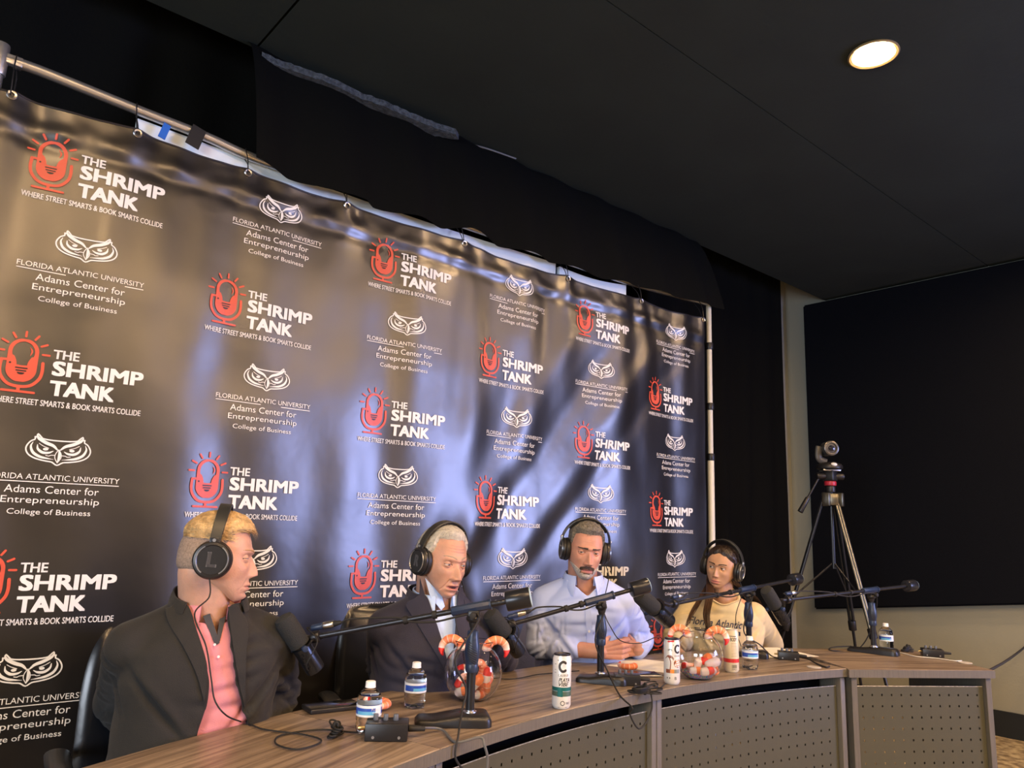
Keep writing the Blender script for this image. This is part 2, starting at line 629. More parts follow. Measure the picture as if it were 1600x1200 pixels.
vb = [(400, 246), (408, 250), (452, 276), (500, 288), (540, 303), (576, 311), (588, 322), (652, 337), (696, 354), (740, 356), (784, 382), (852, 399),
      (864, 408), (896, 416), (948, 434), (992, 443), (1040, 456), (1075, 466), (1120, 478)]
vw = [at_y(u, v, 2.735) for u, v in vb]


def vz(x):
    if x <= vw[0].x: return vw[0].z
    for a, b in zip(vw, vw[1:]):
        if x <= b.x:
            f = (x - a.x) / (b.x - a.x); return a.z * (1 - f) + b.z * f + .012 * math.sin(f * PI) * 0
    return vw[-1].z


tag(drape('valance', vw[0].x, vw[-1].x + .1, 3.0, ZC + .01, vz, .018, .36, 260, 22, seed=5.0, fwd=.255),
    'ragged black cloth valance hanging from the ceiling above the banner', 'curtain')

# large navy-black fabric panel on the right-hand wall
pm = MB(); XP = 5.985
bl = at_x(1272, 952, XP); br = at_x(1600, 945, XP)
k = (br.z - bl.z) / (br.y - bl.y); y2 = -1.2; zr = bl.z + k * (y2 - bl.y)
tl = at_x(1254, 478, XP)
ring = [V((XP, bl.y, bl.z)), V((XP, y2, zr)), V((XP, y2, ZC - .02)), V((XP, tl.y, ZC - .02))]
bm_ = bmesh.new()
a_ = [bm_.verts.new(p) for p in ring]; b_ = [bm_.verts.new(p + V((XR - XP - .002, 0, 0))) for p in ring]
bm_.faces.new(a_); bm_.faces.new(b_[::-1])
for i in range(4):
    bm_.faces.new((a_[i], b_[i], b_[(i + 1) % 4], a_[(i + 1) % 4]))
bmesh.ops.bevel(bm_, geom=bm_.edges[:], offset=.012, segments=3, affect='EDGES')
me = bpy.data.meshes.new('p'); bm_.to_mesh(me); bm_.free()
tag(link('fabric_wall_panel', me, M_panelcloth, smooth=40, fixn=True), 'huge navy-black fabric covered panel mounted on the right-hand wall', 'wall panel')


# ---- recessed ceiling lamps
M_lens = mat('lamp_lens', (1, 1, 1), .5, emit=WARM, estr=DOWNLIGHT_POWER)
M_lampring = mat('lamp_trim_ring', (.28, .22, .12), .35, .3)


def downlight():
    t = thing('recessed_ceiling_light', (0, 0, ZC), label='round recessed ceiling lamp glowing warm white', cat='ceiling lamp')
    MB().lathe([(.083, 0), (.098, -.001), (.100, -.006), (.094, -.010), (.083, -.007), (.080, -.001), (.080, .012), (.083, .012), (.083, 0)], 40).build('trim_ring', M_lampring, t)
    MB().lathe([(0, -.0055), (.05, -.0055), (.079, -.0015), (.079, .004), (0, .004)], 40).build('lens', M_lens, t)
    return t


L0 = downlight(); pl = at_z(1365, 85, ZC - .004); L0.location = (pl.x, pl.y, ZC)
L0['label'] = 'round recessed ceiling lamp glowing warm white in the black ceiling'
for x, y in ((-.3, .9), (.3, -.8), (1.6, -.8), (.9, -1.9), (2.1, -1.9), (3.4, -1.9), (2.4, -3.0), (3.8, -3.0), (4.6, -.6), (5.0, .8), (1.5, -3.0), (-.4, -1.4), (2.9, -1.0), (1.5, -2.4), (3.1, -2.5), (.5, .1)):
    dup(L0, (x, y, ZC), label='recessed ceiling lamp behind the camera, outside the photo', group='ceiling lamps outside the view')

# ================================================================== BANNER
RP = 0.334                      # metres per printed row
BX0 = 1.376 * RP                # world x of the first column
BY = 8.235 * RP
def bz(zr): return CAMZ + (3.569 + zr) * RP
def bxr(x): return (x - BX0) / RP
def bzr(z): return (z - CAMZ) / RP - 3.569


GROM = [-.848, .263, 1.471, 2.747, 4.587, 6.679, 8.50, 10.33]      # eyelet columns, in row units


def top_edge(xr):
    t = .378
    if xr > 7: t += (xr - 7) / 3.4 * .085
    for a, b in zip(GROM, GROM[1:]):
        if a <= xr <= b:
            f = (xr - a) / (b - a)
            return t + .018 - .06 * math.sin(PI * f) * min(1, (b - a) / 2)
    return t


def gauss(x, s): return math.exp(-(x / s) ** 2)


def fold(xr, zr):
    """push of the cloth towards the camera, metres"""
    d = .0
    d += .010 * math.sin(xr * 1.75 + .6 + .25 * zr)
    d += .006 * math.sin(xr * 3.3 + 1.0 + .55 * zr)
    d += .0035 * math.sin(xr * 6.4 + .3 * zr + 2.0) * (.8 + .4 * max(0, min(1, (xr + 1) / 9)))
    d += .0022 * math.sin(xr * 10.5 - .35 * zr + 1.5 * math.sin(xr * 1.3)) * max(0, min(1, (zr + 4) / 4))
    # long slanting drags on the right-hand part
    for x0, sl, a, s in ((9.2, .85, .012, .30), (8.1, .75, -.010, .26), (7.2, .62, .010, .28), (10.0, .95, -.006, .22), (6.0, .5, .006, .30)):
        c = x0 + sl * (zr)
        d += a * gauss(xr - c, s) * max(0, min(1, (-zr) / .8)) * max(0, min(1, (6.4 + zr) / 3))
    # vertical pulls below the eyelets
    for g in GROM:
        dz = .38 - zr
        if -.2 < dz < 3.2:
            d += .010 * gauss(xr - g, .10 + .16 * max(dz, 0)) * math.exp(-max(dz, 0) / .7)
            d -= .007 * gauss(xr - g - .22 - .25 * max(dz, 0), .12 + .1 * max(dz, 0)) * math.exp(-max(dz, 0) / .8)
    # puckered hem
    hz = zr - .10
    pk = .006 * gauss(hz, .10) * (1 + .6 * math.sin(xr * 9 + 2 * math.sin(xr * 2.2)))
    d += pk - .004 * gauss(hz + .12, .07) + .003 * noise.noise(V((xr * 5, zr * 7, 1))) * gauss(zr - .2, .4)
    d += .005 * noise.noise(V((xr * .7, zr * 1.2, 3.0))) + .003 * noise.noise(V((xr * 2.1, zr * 1.3, 8.0)))
    return -d


def bpt(xr, zr, off=0.0):
    return V((BX0 + xr * RP, BY + fold(xr, zr) - off, bz(zr)))


BLX, BRX, BBZ = -.945, 10.39, -6.95


def vinyl():
    m = bpy.data.materials.new('black_banner_vinyl'); m.use_nodes = True
    nt = m.node_tree; b = nt.nodes['Principled BSDF']
    b.inputs['Base Color'].default_value = (.0045, .0038, .0042, 1)
    b.inputs['Roughness'].default_value = .345
    b.inputs['IOR'].default_value = 1.6
    b.inputs['Specular IOR Level'].default_value = .9
    tc = nt.nodes.new('ShaderNodeTexCoord'); n = nt.nodes.new('ShaderNodeTexNoise')
    n.inputs['Scale'].default_value = 5; n.inputs['Detail'].default_value = 3
    nt.links.new(tc.outputs['Object'], n.inputs['Vector'])
    bp = nt.nodes.new('ShaderNodeBump'); bp.inputs['Strength'].default_value = .25; bp.inputs['Distance'].default_value = .01
    nt.links.new(n.outputs['Fac'], bp.inputs['Height']); nt.links.new(bp.outputs[0], b.inputs['Normal'])
    return m


M_vinyl = vinyl()
ban = thing('banner', (BX0, BY, bz(BBZ)), label='large black vinyl backdrop banner printed with repeating coral and white logos, hung behind the speakers', cat='banner')
BO = V(ban.location)
NX, NZ = 340, 230
vs = []; fs = []
for j in range(NZ + 1):
    for i in range(NX + 1):
        xr = BLX + (BRX - BLX) * i / NX
        tz = top_edge(xr); zr = BBZ + (tz - BBZ) * j / NZ
        vs.append(bpt(xr, zr))
for j in range(NZ):
    for i in range(NX):
        a = j * (NX + 1) + i; fs.append((a, a + 1, a + NX + 2, a + NX + 1))
me = bpy.data.meshes.new('sheet'); me.from_pydata([tuple(p) for p in vs], [], fs); me.update()
link('sheet', me, M_vinyl, ban, BO, smooth=180)
# welted hem along the top edge
hm = MB(); hm.tube([bpt(BLX + (BRX - BLX) * i / 300, top_edge(BLX + (BRX - BLX) * i / 300) - .004) for i in range(301)], .004, 6)
hm.build('top_hem', mat('hem_vinyl', (.012, .010, .010), .5), ban, BO)
# eyelets
for g in GROM:
    p = bpt(g, top_edge(g) - .05, .003)
    e = MB(); e.lathe([(.007, -.002), (.014, -.002), (.016, .001), (.013, .004), (.008, .003), (.007, -.002)], 20, Matrix.Translation(p) @ Matrix.Rotation(PI / 2, 4, 'X'))
    e.build('eyelet', M_steel, ban, BO)


def mic_logo():
    F = Flat(); R_ = 1; W = 0
    cx = -.06
    # capsule solid with a bulb left out
    def xo(z):
        zt, zb, r = .504, .088, .123
        if z > zt - r: return math.sqrt(max(0, r * r - (z - zt + r) ** 2))
        if z < zb + r: return math.sqrt(max(0, r * r - (z - zb - r) ** 2))
        return r
    def xi(z):
        zc, rx, rz_ = .375, .090, .100
        if z > .475 or z < .247: return 0
        e = rx * math.sqrt(max(0, 1 - ((z - zc) / rz_) ** 2)) if z > .30 else 0
        if z < .335:
            f = (z - .247) / .088
            e = max(e if z > .335 else 0, .042 + .030 * f * f)
        return e
    for sgn in (-1, 1):
        F.spans(lambda z: (cx + sgn * xi(z), cx + sgn * xo(z)) if xo(z) > xi(z) else None, .088, .504, 110, R_)
    for z0 in (.228, .203):
        pass
    F2 = []
    # bulb thread: dark gaps are left by drawing the red bars around the base
    F.stroke([(cx + .045, .43), (cx + .066, .39), (cx + .055, .345)], lambda t: .012 * math.sin(PI * t) + .002, R_)
    F.stroke([(cx - .165, .285), (cx - .168, .2), (cx - .15, .13), (cx - .09, .065), (cx, .047), (cx + .09, .065), (cx + .15, .13), (cx + .168, .2), (cx + .165, .29)], .028, R_)
    F.stroke([(cx - .165, .285), (cx - .128, .288)], .024, R_, smooth=1)
    F.stroke([(cx, .045), (cx, .002)], .028, R_, smooth=1, cap=False)
    F.stroke([(cx - .128, 0), (cx + .128, 0)], .022, R_, smooth=1)
    for a in range(0, 181, 30):
        ca, sa = math.cos(math.radians(a)), math.sin(math.radians(a))
        F.stroke([(cx + .155 * ca, .372 + .155 * sa), (cx + .208 * ca, .372 + .2 * sa)], .020, R_, smooth=1)
    # dark screw-thread lines and the small eye: printed black
    K = 2
    F.text('THE', .178, .396, .350, .438, W, bold=.035)
    F.text('SHRIMP', .186, .985, .186, .330, W, bold=.050)
    F.text('TANK', .186, .745, -.006, .140, W, bold=.050)
    F.text('WHERE STREET SMARTS & BOOK SMARTS COLLIDE', -.267, 1.0, -.115, -.058, W, bold=.02)
    G = Flat()
    G.stroke([(cx - .045, .222), (cx + .045, .222)], .012, 0, smooth=1)
    G.stroke([(cx - .038, .197), (cx + .038, .197)], .012, 0, smooth=1)
    G.spans(lambda z: (cx - .03 * math.sqrt(max(0, 1 - ((.18 - z) / .02) ** 2)), cx + .03 * math.sqrt(max(0, 1 - ((.18 - z) / .02) ** 2))), .16, .18, 8, 0)
    G.disc(cx - .095, .262, .009, 0, 12)
    return F, G


def owl_logo():
    F = Flat()
    # outer head outline with ear tufts
    half = [(0, .078), (.08, .080), (.135, .088), (.150, .096), (.185, .131), (.190, .100), (.205, .104), (.204, .078), (.235, .058), (.262, .012), (.262, -.030), (.235, -.070),
            (.180, -.100), (.100, -.118), (.045, -.126), (0, -.153)]
    pts = half + [(-x, z) for x, z in half[-2:0:-1]]
    F.stroke(pts, .0125, 0, closed=True, smooth=3)
    for s in (-1, 1):
        q = lambda L: [(s * x, z) for x, z in L]
        F.stroke(q([(.012, -.008), (.05, .028), (.11, .052), (.172, .088), (.184, .112)]), lambda t: .010 + .020 * math.sin(PI * t) ** .8, 0)      # brow
        F.stroke(q([(.215, .052), (.228, .010), (.205, -.045), (.150, -.080), (.090, -.093), (.035, -.100)]), lambda t: .004 + .020 * math.sin(PI * min(1, t * 1.05)), 0)  # cheek
        F.stroke(q([(.178, .030), (.170, -.010), (.130, -.040), (.080, -.040), (.045, -.022)]), lambda t: .006 + .018 * math.sin(PI * t), 0)      # lower eye
        F.stroke(q([(.165, .042), (.130, .020), (.085, .003)]), .006, 0)
        F.disc(s * .108, -.008, .022, 0, 16, .013)
        F.stroke(q([(.030, -.060), (.060, -.062), (.075, -.070), (.100, -.066)]), .007, 0)
        F.stroke(q([(0, -.005), (.022, -.045), (.024, -.085), (0, -.130)]), .007, 0)
    F.spans(lambda z: (-.002, .021 * math.sin(PI * (z + .125) / .12)), -.125, -.005, 16, 0)
    # wording with slab-serif style capitals
    F.text('FLORIDA ATLANTIC UNIVERSITY', -.552, .552, -.297, -.245, 0, bold=.006)
    F.rect(-.552, .552, -.322, -.314)
    F.text('Adams Center for', -.385, .385, -.420, -.350, 0, bold=.004)
    F.text('Entrepreneurship', -.400, .400, -.533, -.452, 0, bold=.004)
    F.text('College of Business', -.338, .338, -.632, -.566, 0, bold=.004)
    return F


MICL, MICG = mic_logo(); OWLL = owl_logo()
M_print_dark = mat('dark_print', (.014, .011, .011), .42)
# hand-measured logo positions (column,row) -> pixel of the reference point; the rest sit on the regular grid
owl_px = {(0, 1): (135.5, 388), (0, 3): (92.4, 702), (0, 5): (44.5, 1045), (1, 0): (440, 329), (1, 2): (418, 590), (2, 1): (635, 506.7), (2, 3): (622.5, 743), (3, 0): (812.5, 446.7), (3, 2): (807, 651.7), (3, 4): (801.7, 871.4), (4, 1): (939, 577), (4, 3): (938.7, 770.4), (5, 0): (1056.7, 519), (5, 2): (1056.7, 690.4), (5, 4): (1057, 872), (1, 4): (396, 872)}
mic_px = {(0, 0): (86, 297.5), (0, 2): (40, 612), (1, 1): (357.7, 506.7), (1, 3): (328, 792), (2, 0): (605, 440), (2, 2): (590, 677), (2, 4): (573.5, 934), (3, 1): (769, 589), (3, 3): (759.6, 809), (4, 0): (917, 524.6), (4, 2): (915, 715.4), (5, 1): (1028.8, 640), (5, 3): (1028, 821)}
DXR = 1.8889
for i in range(6):
    for j in range(7):
        if (i + j) % 2 == 1:
            c = (i * DXR, -j) if True else None
            if (i, j) in owl_px:
                p = at_y(*owl_px[(i, j)], BY); c = (bxr(p.x), bzr(p.z))
    # columns alternate: even columns have the owl in odd rows, odd columns in even rows
for i in range(6):
    for j in range(7):
        is_owl = (j % 2 == 1) if i % 2 == 0 else (j % 2 == 0)
        # drift of the sagging cloth estimated from the measured neighbours of this column
        px = owl_px if is_owl else mic_px
        ref = (i * DXR, -j) if is_owl else (i * DXR - .393, -j - .485)
        keys = [k for k in px if k[0] == i]
        if (i, j) in px:
            p = at_y(*px[(i, j)], BY); c = (bxr(p.x), bzr(p.z))
        else:
            n_ = min(keys, key=lambda k: abs(k[1] - j)) if keys else None
            if n_:
                p = at_y(*px[n_], BY); r0 = (n_[0] * DXR, -n_[1]) if is_owl else (n_[0] * DXR - .393, -n_[1] - .485)
                c = (ref[0] + bxr(p.x) - r0[0], ref[1] + bzr(p.z) - r0[1])
            else:
                c = ref
        lim = BLX + .005, BRX - .005
        src = OWLL if is_owl else MICL
        fn = lambda x, z, c=c: bpt(max(lim[0], min(lim[1], c[0] + x)), c[1] + z, .003)
        o = src.mapped('printed_owl_emblem' if is_owl else 'printed_microphone_logo', fn, [M_print_white, M_print_red], ban, BO)
        if i == 0 and j == 0:
            o['label'] = 'coral bulb-in-microphone emblem with white lettering'
        if not is_owl:
            fn2 = lambda x, z, c=c: bpt(c[0] + x, c[1] + z, .0045)
            g = MICG.mapped('printed_thread_lines', fn2, [M_print_dark], o, BO)

# ---- backdrop stand
M_alu = mat('brushed_aluminium', (.52, .52, .50), .35, .85)
M_alu_w = mat('pale_anodised_tube', (.78, .86, .90), .5, .0)
st = thing('backdrop_stand', (BX0 - .33, BY + .06, 0), label='telescopic aluminium stand whose poles and crossbar carry the banner', cat='stand')
SO = V(st.location)
YP = BY + .055
pts = [at_y(u, v, YP) for u, v in ((3, 92), (60, 110), (220, 174), (320, 213), (410, 252))]
pts += [at_y(u, v, YP) for u, v in ((560, 298), (720, 350), (850, 396), (980, 440), (1107, 474))]
c1 = MB(); c1.tube(catmull(pts, 8), .0185, 14); c1.build('crossbar', M_alu, st, SO)
lx = at_y(4, 100, YP).x - .012; lz = at_y(4, 75, YP).z
q = MB(); q.cyl((lx, YP, .02), (lx, YP, 1.5), .024, bevel=.002); q.cyl((lx, YP, 1.5), (lx, YP, lz), .020, bevel=.002)
q.build('upright_pole', M_alu, st, SO)
q = MB(); q.cyl((lx, YP, 1.46), (lx, YP, 1.54), .030, bevel=.004); q.build('clamp_collar', M_black, st, SO)
q = MB(); q.cyl((lx, YP, lz - .20), (lx, YP, lz - .15), .026, bevel=.004); q.build('clamp_collar', M_black, st, SO)
q = MB(); q.cyl((lx, YP, lz - .10), (lx, YP, lz + .012), .026, bevel=.004); q.box((lx + .04, YP, lz - .035), (.05, .034, .034), bevel=.004)
q.build('corner_joint', M_alu, st, SO)
rp = at_y(1107, 468, YP); rx = rp.x
M_cream = mat('cream_painted_pole', (.62, .60, .50), .4)
q = MB(); q.cyl((rx, YP, .02), (rx, YP, 1.75), .021, bevel=.002); q.cyl((rx, YP, 1.75), (rx, YP, rp.z), .017, bevel=.002); q.build('upright_pole', M_cream, st, SO)
q = MB()
for zz in (at_y(1106, 540, YP).z, at_y(1106, 634, YP).z, 1.75):
    q = MB(); q.cyl((rx, YP, zz - .025), (rx, YP, zz + .02), .026, bevel=.004); q.build('clamp_collar', M_black, st, SO)
for xx in (lx, rx):
    q = MB(); q.box((xx, YP, .008), (.10, .50, .012), bevel=.004); q.build('base_foot', M_black, st, SO)
# second flat tube lying behind the top edge of the banner
YQ = BY + .09
a = at_y(214, 187, YQ); b = at_y(866, 412, YQ); c2 = at_y(872, 417, YQ); d2 = at_y(976, 446, YQ)
fb = MB()
def bar_run(P, Q, h):
    n = 24; rws = []
    for i in range(n + 1):
        p = P.lerp(Q, i / n); dz = -.018 * math.sin(PI * i / n)
        rws.append([p + V((0, -.012, dz)), p + V((0, .012, dz)), p + V((0, .012, dz - h)), p + V((0, -.012, dz - h))])
    fb.loft(rws)
bar_run(a, b, .075); bar_run(c2, d2, .075)
fb.build('flat_tube', M_alu_w, st, SO)
# cable ties from eyelets
for g in GROM[:]:
    p = bpt(g, top_edge(g) - .05, .006); bx = p.x
    zz = None
    cc = catmull(pts, 8)
    for u_, w_ in zip(cc, cc[1:]):
        if u_.x <= bx <= w_.x:
            zz = u_.z + (w_.z - u_.z) * (bx - u_.x) / (w_.x - u_.x); break
    if zz is None: zz = cc[0].z if bx < 1 else cc[-1].z
    tie = MB(); tie.tube(catmull([p + V((-.004, 0, 0)), V((bx - .006, BY - .003, (p.z + zz) / 2)), V((bx - .004, YP - .024, zz)), V((bx, YP, zz + .024)), V((bx + .004, YP + .024, zz)), V((bx + .006, BY + .03, (p.z + zz) / 2)), p + V((.004, .012, 0))], 6), .0022, 6)
    tag(tie.build('cable_tie', M_black, None), ('black cable tie at the banner\'s top left corner', 'black cable tie just left of the blue tape', 'third black cable tie from the banner\'s left end', 'fourth black cable tie from the banner\'s left end', 'black cable tie in the middle right of the banner\'s top edge', 'third black cable tie from the banner\'s right end', 'second black cable tie from the banner\'s right end', 'black cable tie at the banner\'s top right corner')[GROM.index(g)], 'cable tie', 'cable ties on the banner eyelets')

# tapes
def tape(name, u, v, w, h, m, lab):
    p = at_y(u, v, YP - .022)
    t = MB(); t.box(p, (w, .004, h), Matrix.Rotation(.25, 3, 'Y'), .001)
    tag(t.build(name, m, smooth=0), lab, 'tape')


tape('blue_tape', 257, 205, .026, .062, mat('blue_painters_tape', (.012, .12, .55), .6), 'strip of bright blue tape stuck on the crossbar above the banner')
tape('black_tape', 306, 214, .052, .085, M_blacksoft, 'wide strip of black tape wrapped on the crossbar right of the blue tape')

# ================================================================== DESK
FR = 3.67; FCX = 2.178; FCY = 1.7225 - FR; DEP = .535
def arc_pt(x, off=0.0):
    """point on the front edge arc at x (of the edge itself), moved outward (towards the sitters)"""
    a = math.asin((x - FCX) / FR)
    return V((FCX + (FR + off) * math.sin(a), FCY + (FR + off) * math.cos(a), 0)), a


M_top = wood_mat('walnut_laminate_top', (.285, .222, .165), (.105, .077, .055), 1.0, .36)
M_gable = mat('taupe_woodgrain_edge', (.108, .098, .078), .5, bump=(12, .15, (30, 30, 1)), var=(8, .12))
M_modesty = mat('olive_grey_perforated_steel', (.080, .078, .050), .42, .35, bump=(300, .06))
TH = .032


def perforated(fn, u0, u1, z0, z1, pu, pz, hu, hz, mu, mz, thick, top_fn=None):
    """panel grid with real square holes; fn(u,z,off)->point"""
    nu = int((u1 - u0 - 2 * mu) / pu) + 1; nz = int((z1 - z0 - mz * 2) / pz) + 1
    us = [u0]; hole_u = set()
    st_ = (u1 - u0 - (nu - 1) * pu) / 2
    for i in range(nu):
        c = u0 + st_ + i * pu; hole_u.add(len(us)); us += [c - hu / 2, c + hu / 2]
    us.append(u1)
    zs = [z1]; hole_z = set()
    for j in range(nz):
        c = z1 - mz - j * pz; hole_z.add(len(zs)); zs += [c + hz / 2, c - hz / 2]
    zs.append(z0)
    vs = []; fs = []; nU = len(us); nZ = len(zs)
    for off in (0, thick):
        for z in zs:
            for u in us:
                vs.append(fn(u, z, off))
    idx = lambda s, j, i: s * nU * nZ + j * nU + i
    solid = lambda j, i: 0 <= j < nZ - 1 and 0 <= i < nU - 1 and not ((i in hole_u) and (j in hole_z))
    for j in range(nZ - 1):
        for i in range(nU - 1):
            if solid(j, i):
                fs.append((idx(0, j, i), idx(0, j, i + 1), idx(0, j + 1, i + 1), idx(0, j + 1, i)))
                fs.append((idx(1, j, i), idx(1, j + 1, i), idx(1, j + 1, i + 1), idx(1, j, i + 1)))
                for dj, di, a, b in ((-1, 0, (j, i), (j, i + 1)), (1, 0, (j + 1, i), (j + 1, i + 1)), (0, -1, (j, i), (j + 1, i)), (0, 1, (j, i + 1), (j + 1, i + 1))):
                    if not solid(j + dj, i + di):
                        fs.append((idx(0, *a), idx(0, *b), idx(1, *b), idx(1, *a)))
    return vs, fs


def desk(kind, x0, x1, label):
    """curved segment between front-edge abscissae x0..x1"""
    n = 40
    f = [arc_pt(x0 + (x1 - x0) * i / n)[0] for i in range(n + 1)]
    b = []
    for i in range(n + 1):
        p, a = arc_pt(x0 + (x1 - x0) * i / n, DEP); b.append(p)
    org = V((f[n // 2].x, f[n // 2].y, 0))
    a_mid = math.asin((f[n // 2].x - FCX) / FR)
    t = thing('desk_segment', org, -a_mid, label, 'desk')
    Mi = Matrix.Rotation(a_mid, 4, 'Z') @ Matrix.Translation(-org)
    def W(mb, name, m, smooth=30):
        me = mb.mesh(); me.transform(Mi)
        return link(name, me, m, t, None, smooth, True)
    mb = MB(); rws = []
    g = .0012
    for i in range(n + 1):
        e = .0025
        F = f[i]; B = b[i]; d = (B - F).normalized()
        if i == 0: F = F + (f[1] - f[0]).normalized() * g; B = B + (b[1] - b[0]).normalized() * g
        if i == n: F = F - (f[n] - f[n - 1]).normalized() * g; B = B - (b[n] - b[n - 1]).normalized() * g
        rws.append([F + V((0, 0, TZ - TH)), F + V((0, 0, TZ - e)), F + d * e + V((0, 0, TZ)), B - d * e + V((0, 0, TZ)), B + V((0, 0, TZ - e)), B + V((0, 0, TZ - TH))])
    mb.loft(rws); W(mb, 'desktop', M_top)
    # edge banding on the front
    mb = MB(); rws = []
    for i in range(n + 1):
        F = f[i]; d = (b[i] - F).normalized()
        rws.append([F - d * .0012 + V((0, 0, TZ - TH)), F - d * .0012 + V((0, 0, TZ - .0022)), F + d * .0005 + V((0, 0, TZ - .0022)), F + d * .0005 + V((0, 0, TZ - TH))])
    mb.loft(rws); W(mb, 'edge_band', M_gable)
    # gables
    for s, i in ((1, 0), (-1, n)):
        F = f[i]; d = (b[i] - F).normalized(); tt = (f[1] - f[0] if i == 0 else f[n - 1] - f[n]).normalized()
        mb = MB(); c = F + d * (.012 + .24) + tt * .0145
        Rz = Matrix.Rotation(math.atan2(d.y, d.x), 3, 'Z')
        mb.box((c.x, c.y, (TZ - TH) / 2), (.48, .025, TZ - TH), Rz, .0012); W(mb, 'side_panel', M_gable)
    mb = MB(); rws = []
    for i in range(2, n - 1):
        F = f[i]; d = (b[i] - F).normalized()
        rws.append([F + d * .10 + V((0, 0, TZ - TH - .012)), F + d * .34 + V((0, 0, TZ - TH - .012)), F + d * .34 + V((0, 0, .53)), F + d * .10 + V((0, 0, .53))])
    mb.loft(rws); W(mb, 'under_desk_shade', mat('matt_black_shade', (.004, .004, .004), .95, spec=.05))  # added dark panel standing in for the shade under the desktop
    # perforated modesty panel, curved, a little below the top
    arcL = (x1 - x0)
    s0 = x0 + .032; s1 = x1 - .032
    def fn(u, z, off):
        p, a = arc_pt(u, .030 + off); return V((p.x, p.y, z))
    pv, pf = perforated(fn, s0, s1, .07, TZ - TH - .040, .0445, .0445, .0065, .0085, .03, .035, .0014)
    mb = MB(); mb.add(pv, pf); W(mb, 'modesty_panel', M_modesty, 0)
    mb = MB(); mb.tube([arc_pt(s0 + (s1 - s0) * i / 30, .0307)[0] + V((0, 0, TZ - TH - .040)) for i in range(31)], .0016, 6)
    W(mb, 'panel_lip', mat('worn_steel_lip', (.42, .41, .36), .35, .7, var=(90, .45)))
    return t


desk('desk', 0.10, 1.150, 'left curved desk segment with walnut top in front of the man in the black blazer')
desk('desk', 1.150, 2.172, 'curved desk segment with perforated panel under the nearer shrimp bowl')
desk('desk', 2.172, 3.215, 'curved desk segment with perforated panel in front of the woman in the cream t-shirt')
# straight end segment
A = V((3.205, 1.560, 0)); B = V((3.781, 1.205, 0))
dv = (B - A).normalized(); nv = V((-dv.y, dv.x, 0)); Lg = (B - A).length
t = thing('desk_segment', (A + B) / 2, math.atan2(dv.y, dv.x), 'straight right-hand end desk segment with perforated panel and taupe side panels', 'desk')
mb = MB()
bvm = [(-Lg / 2, -.0), (Lg / 2, 0), (Lg / 2, .535), (-Lg / 2 + .006, .535), (-Lg / 2 + .006, .02)]
lc = [V((x, y, 0)) for x, y in bvm]
mb.loft([[p + V((0, 0, TZ - TH + .0005)) for p in lc], [p + V((0, 0, TZ)) for p in lc]]); mb.build('desktop', M_top, t, smooth=30)
mb = MB(); mb.box((0, -.0015, TZ - TH / 2 - .001), (Lg, .0025, TH - .002)); mb.box((Lg / 2 + .0013, .267, TZ - TH / 2 - .001), (.0025, .535, TH - .002)); mb.build('edge_band', M_gable, t, smooth=0)
for xx in (-Lg / 2 + .032, Lg / 2 - .020):
    mb = MB(); mb.box((xx, .265, (TZ - TH) / 2), (.025, .50, TZ - TH), bevel=.001); mb.build('side_panel', M_gable, t, smooth=0)
pv, pf = perforated(lambda u, z, off: V((u, .032 + off, z)), -Lg / 2 + .048, Lg / 2 - .036, .07, TZ - TH - .040, .0445, .0445, .0065, .0085, .02, .035, .0014)
mb = MB(); mb.add(pv, pf); mb.build('modesty_panel', M_modesty, t, smooth=0)
mb = MB(); mb.cyl((-Lg / 2 + .05, .0327, TZ - TH - .04), (Lg / 2 - .038, .0327, TZ - TH - .04), .0016, n=6); mb.build('panel_lip', MATS['worn_steel_lip'], t)
# ================================================================== MICROPHONES ON BOOM STANDS
M_foam = mat('grey_black_foam', (.022, .024, .026), .9, bump=(400, .5))
M_micbody = mat('dark_satin_mic_body', (.05, .055, .065), .27, .85)
M_bluegrip = mat('blue_black_grip', (.016, .030, .070), .35)
M_xlr = mat('nickel_plug', (.50, .50, .48), .28, 1.0)


def curve_text(s, x0, x1, z0, z1, fn, name, m, parent, origin=None, bold=0.0, shear=0.0):
    F = Flat(); F.text(s, x0, x1, z0, z1, 0, bold, shear)
    return F.mapped(name, fn, m, parent, origin)


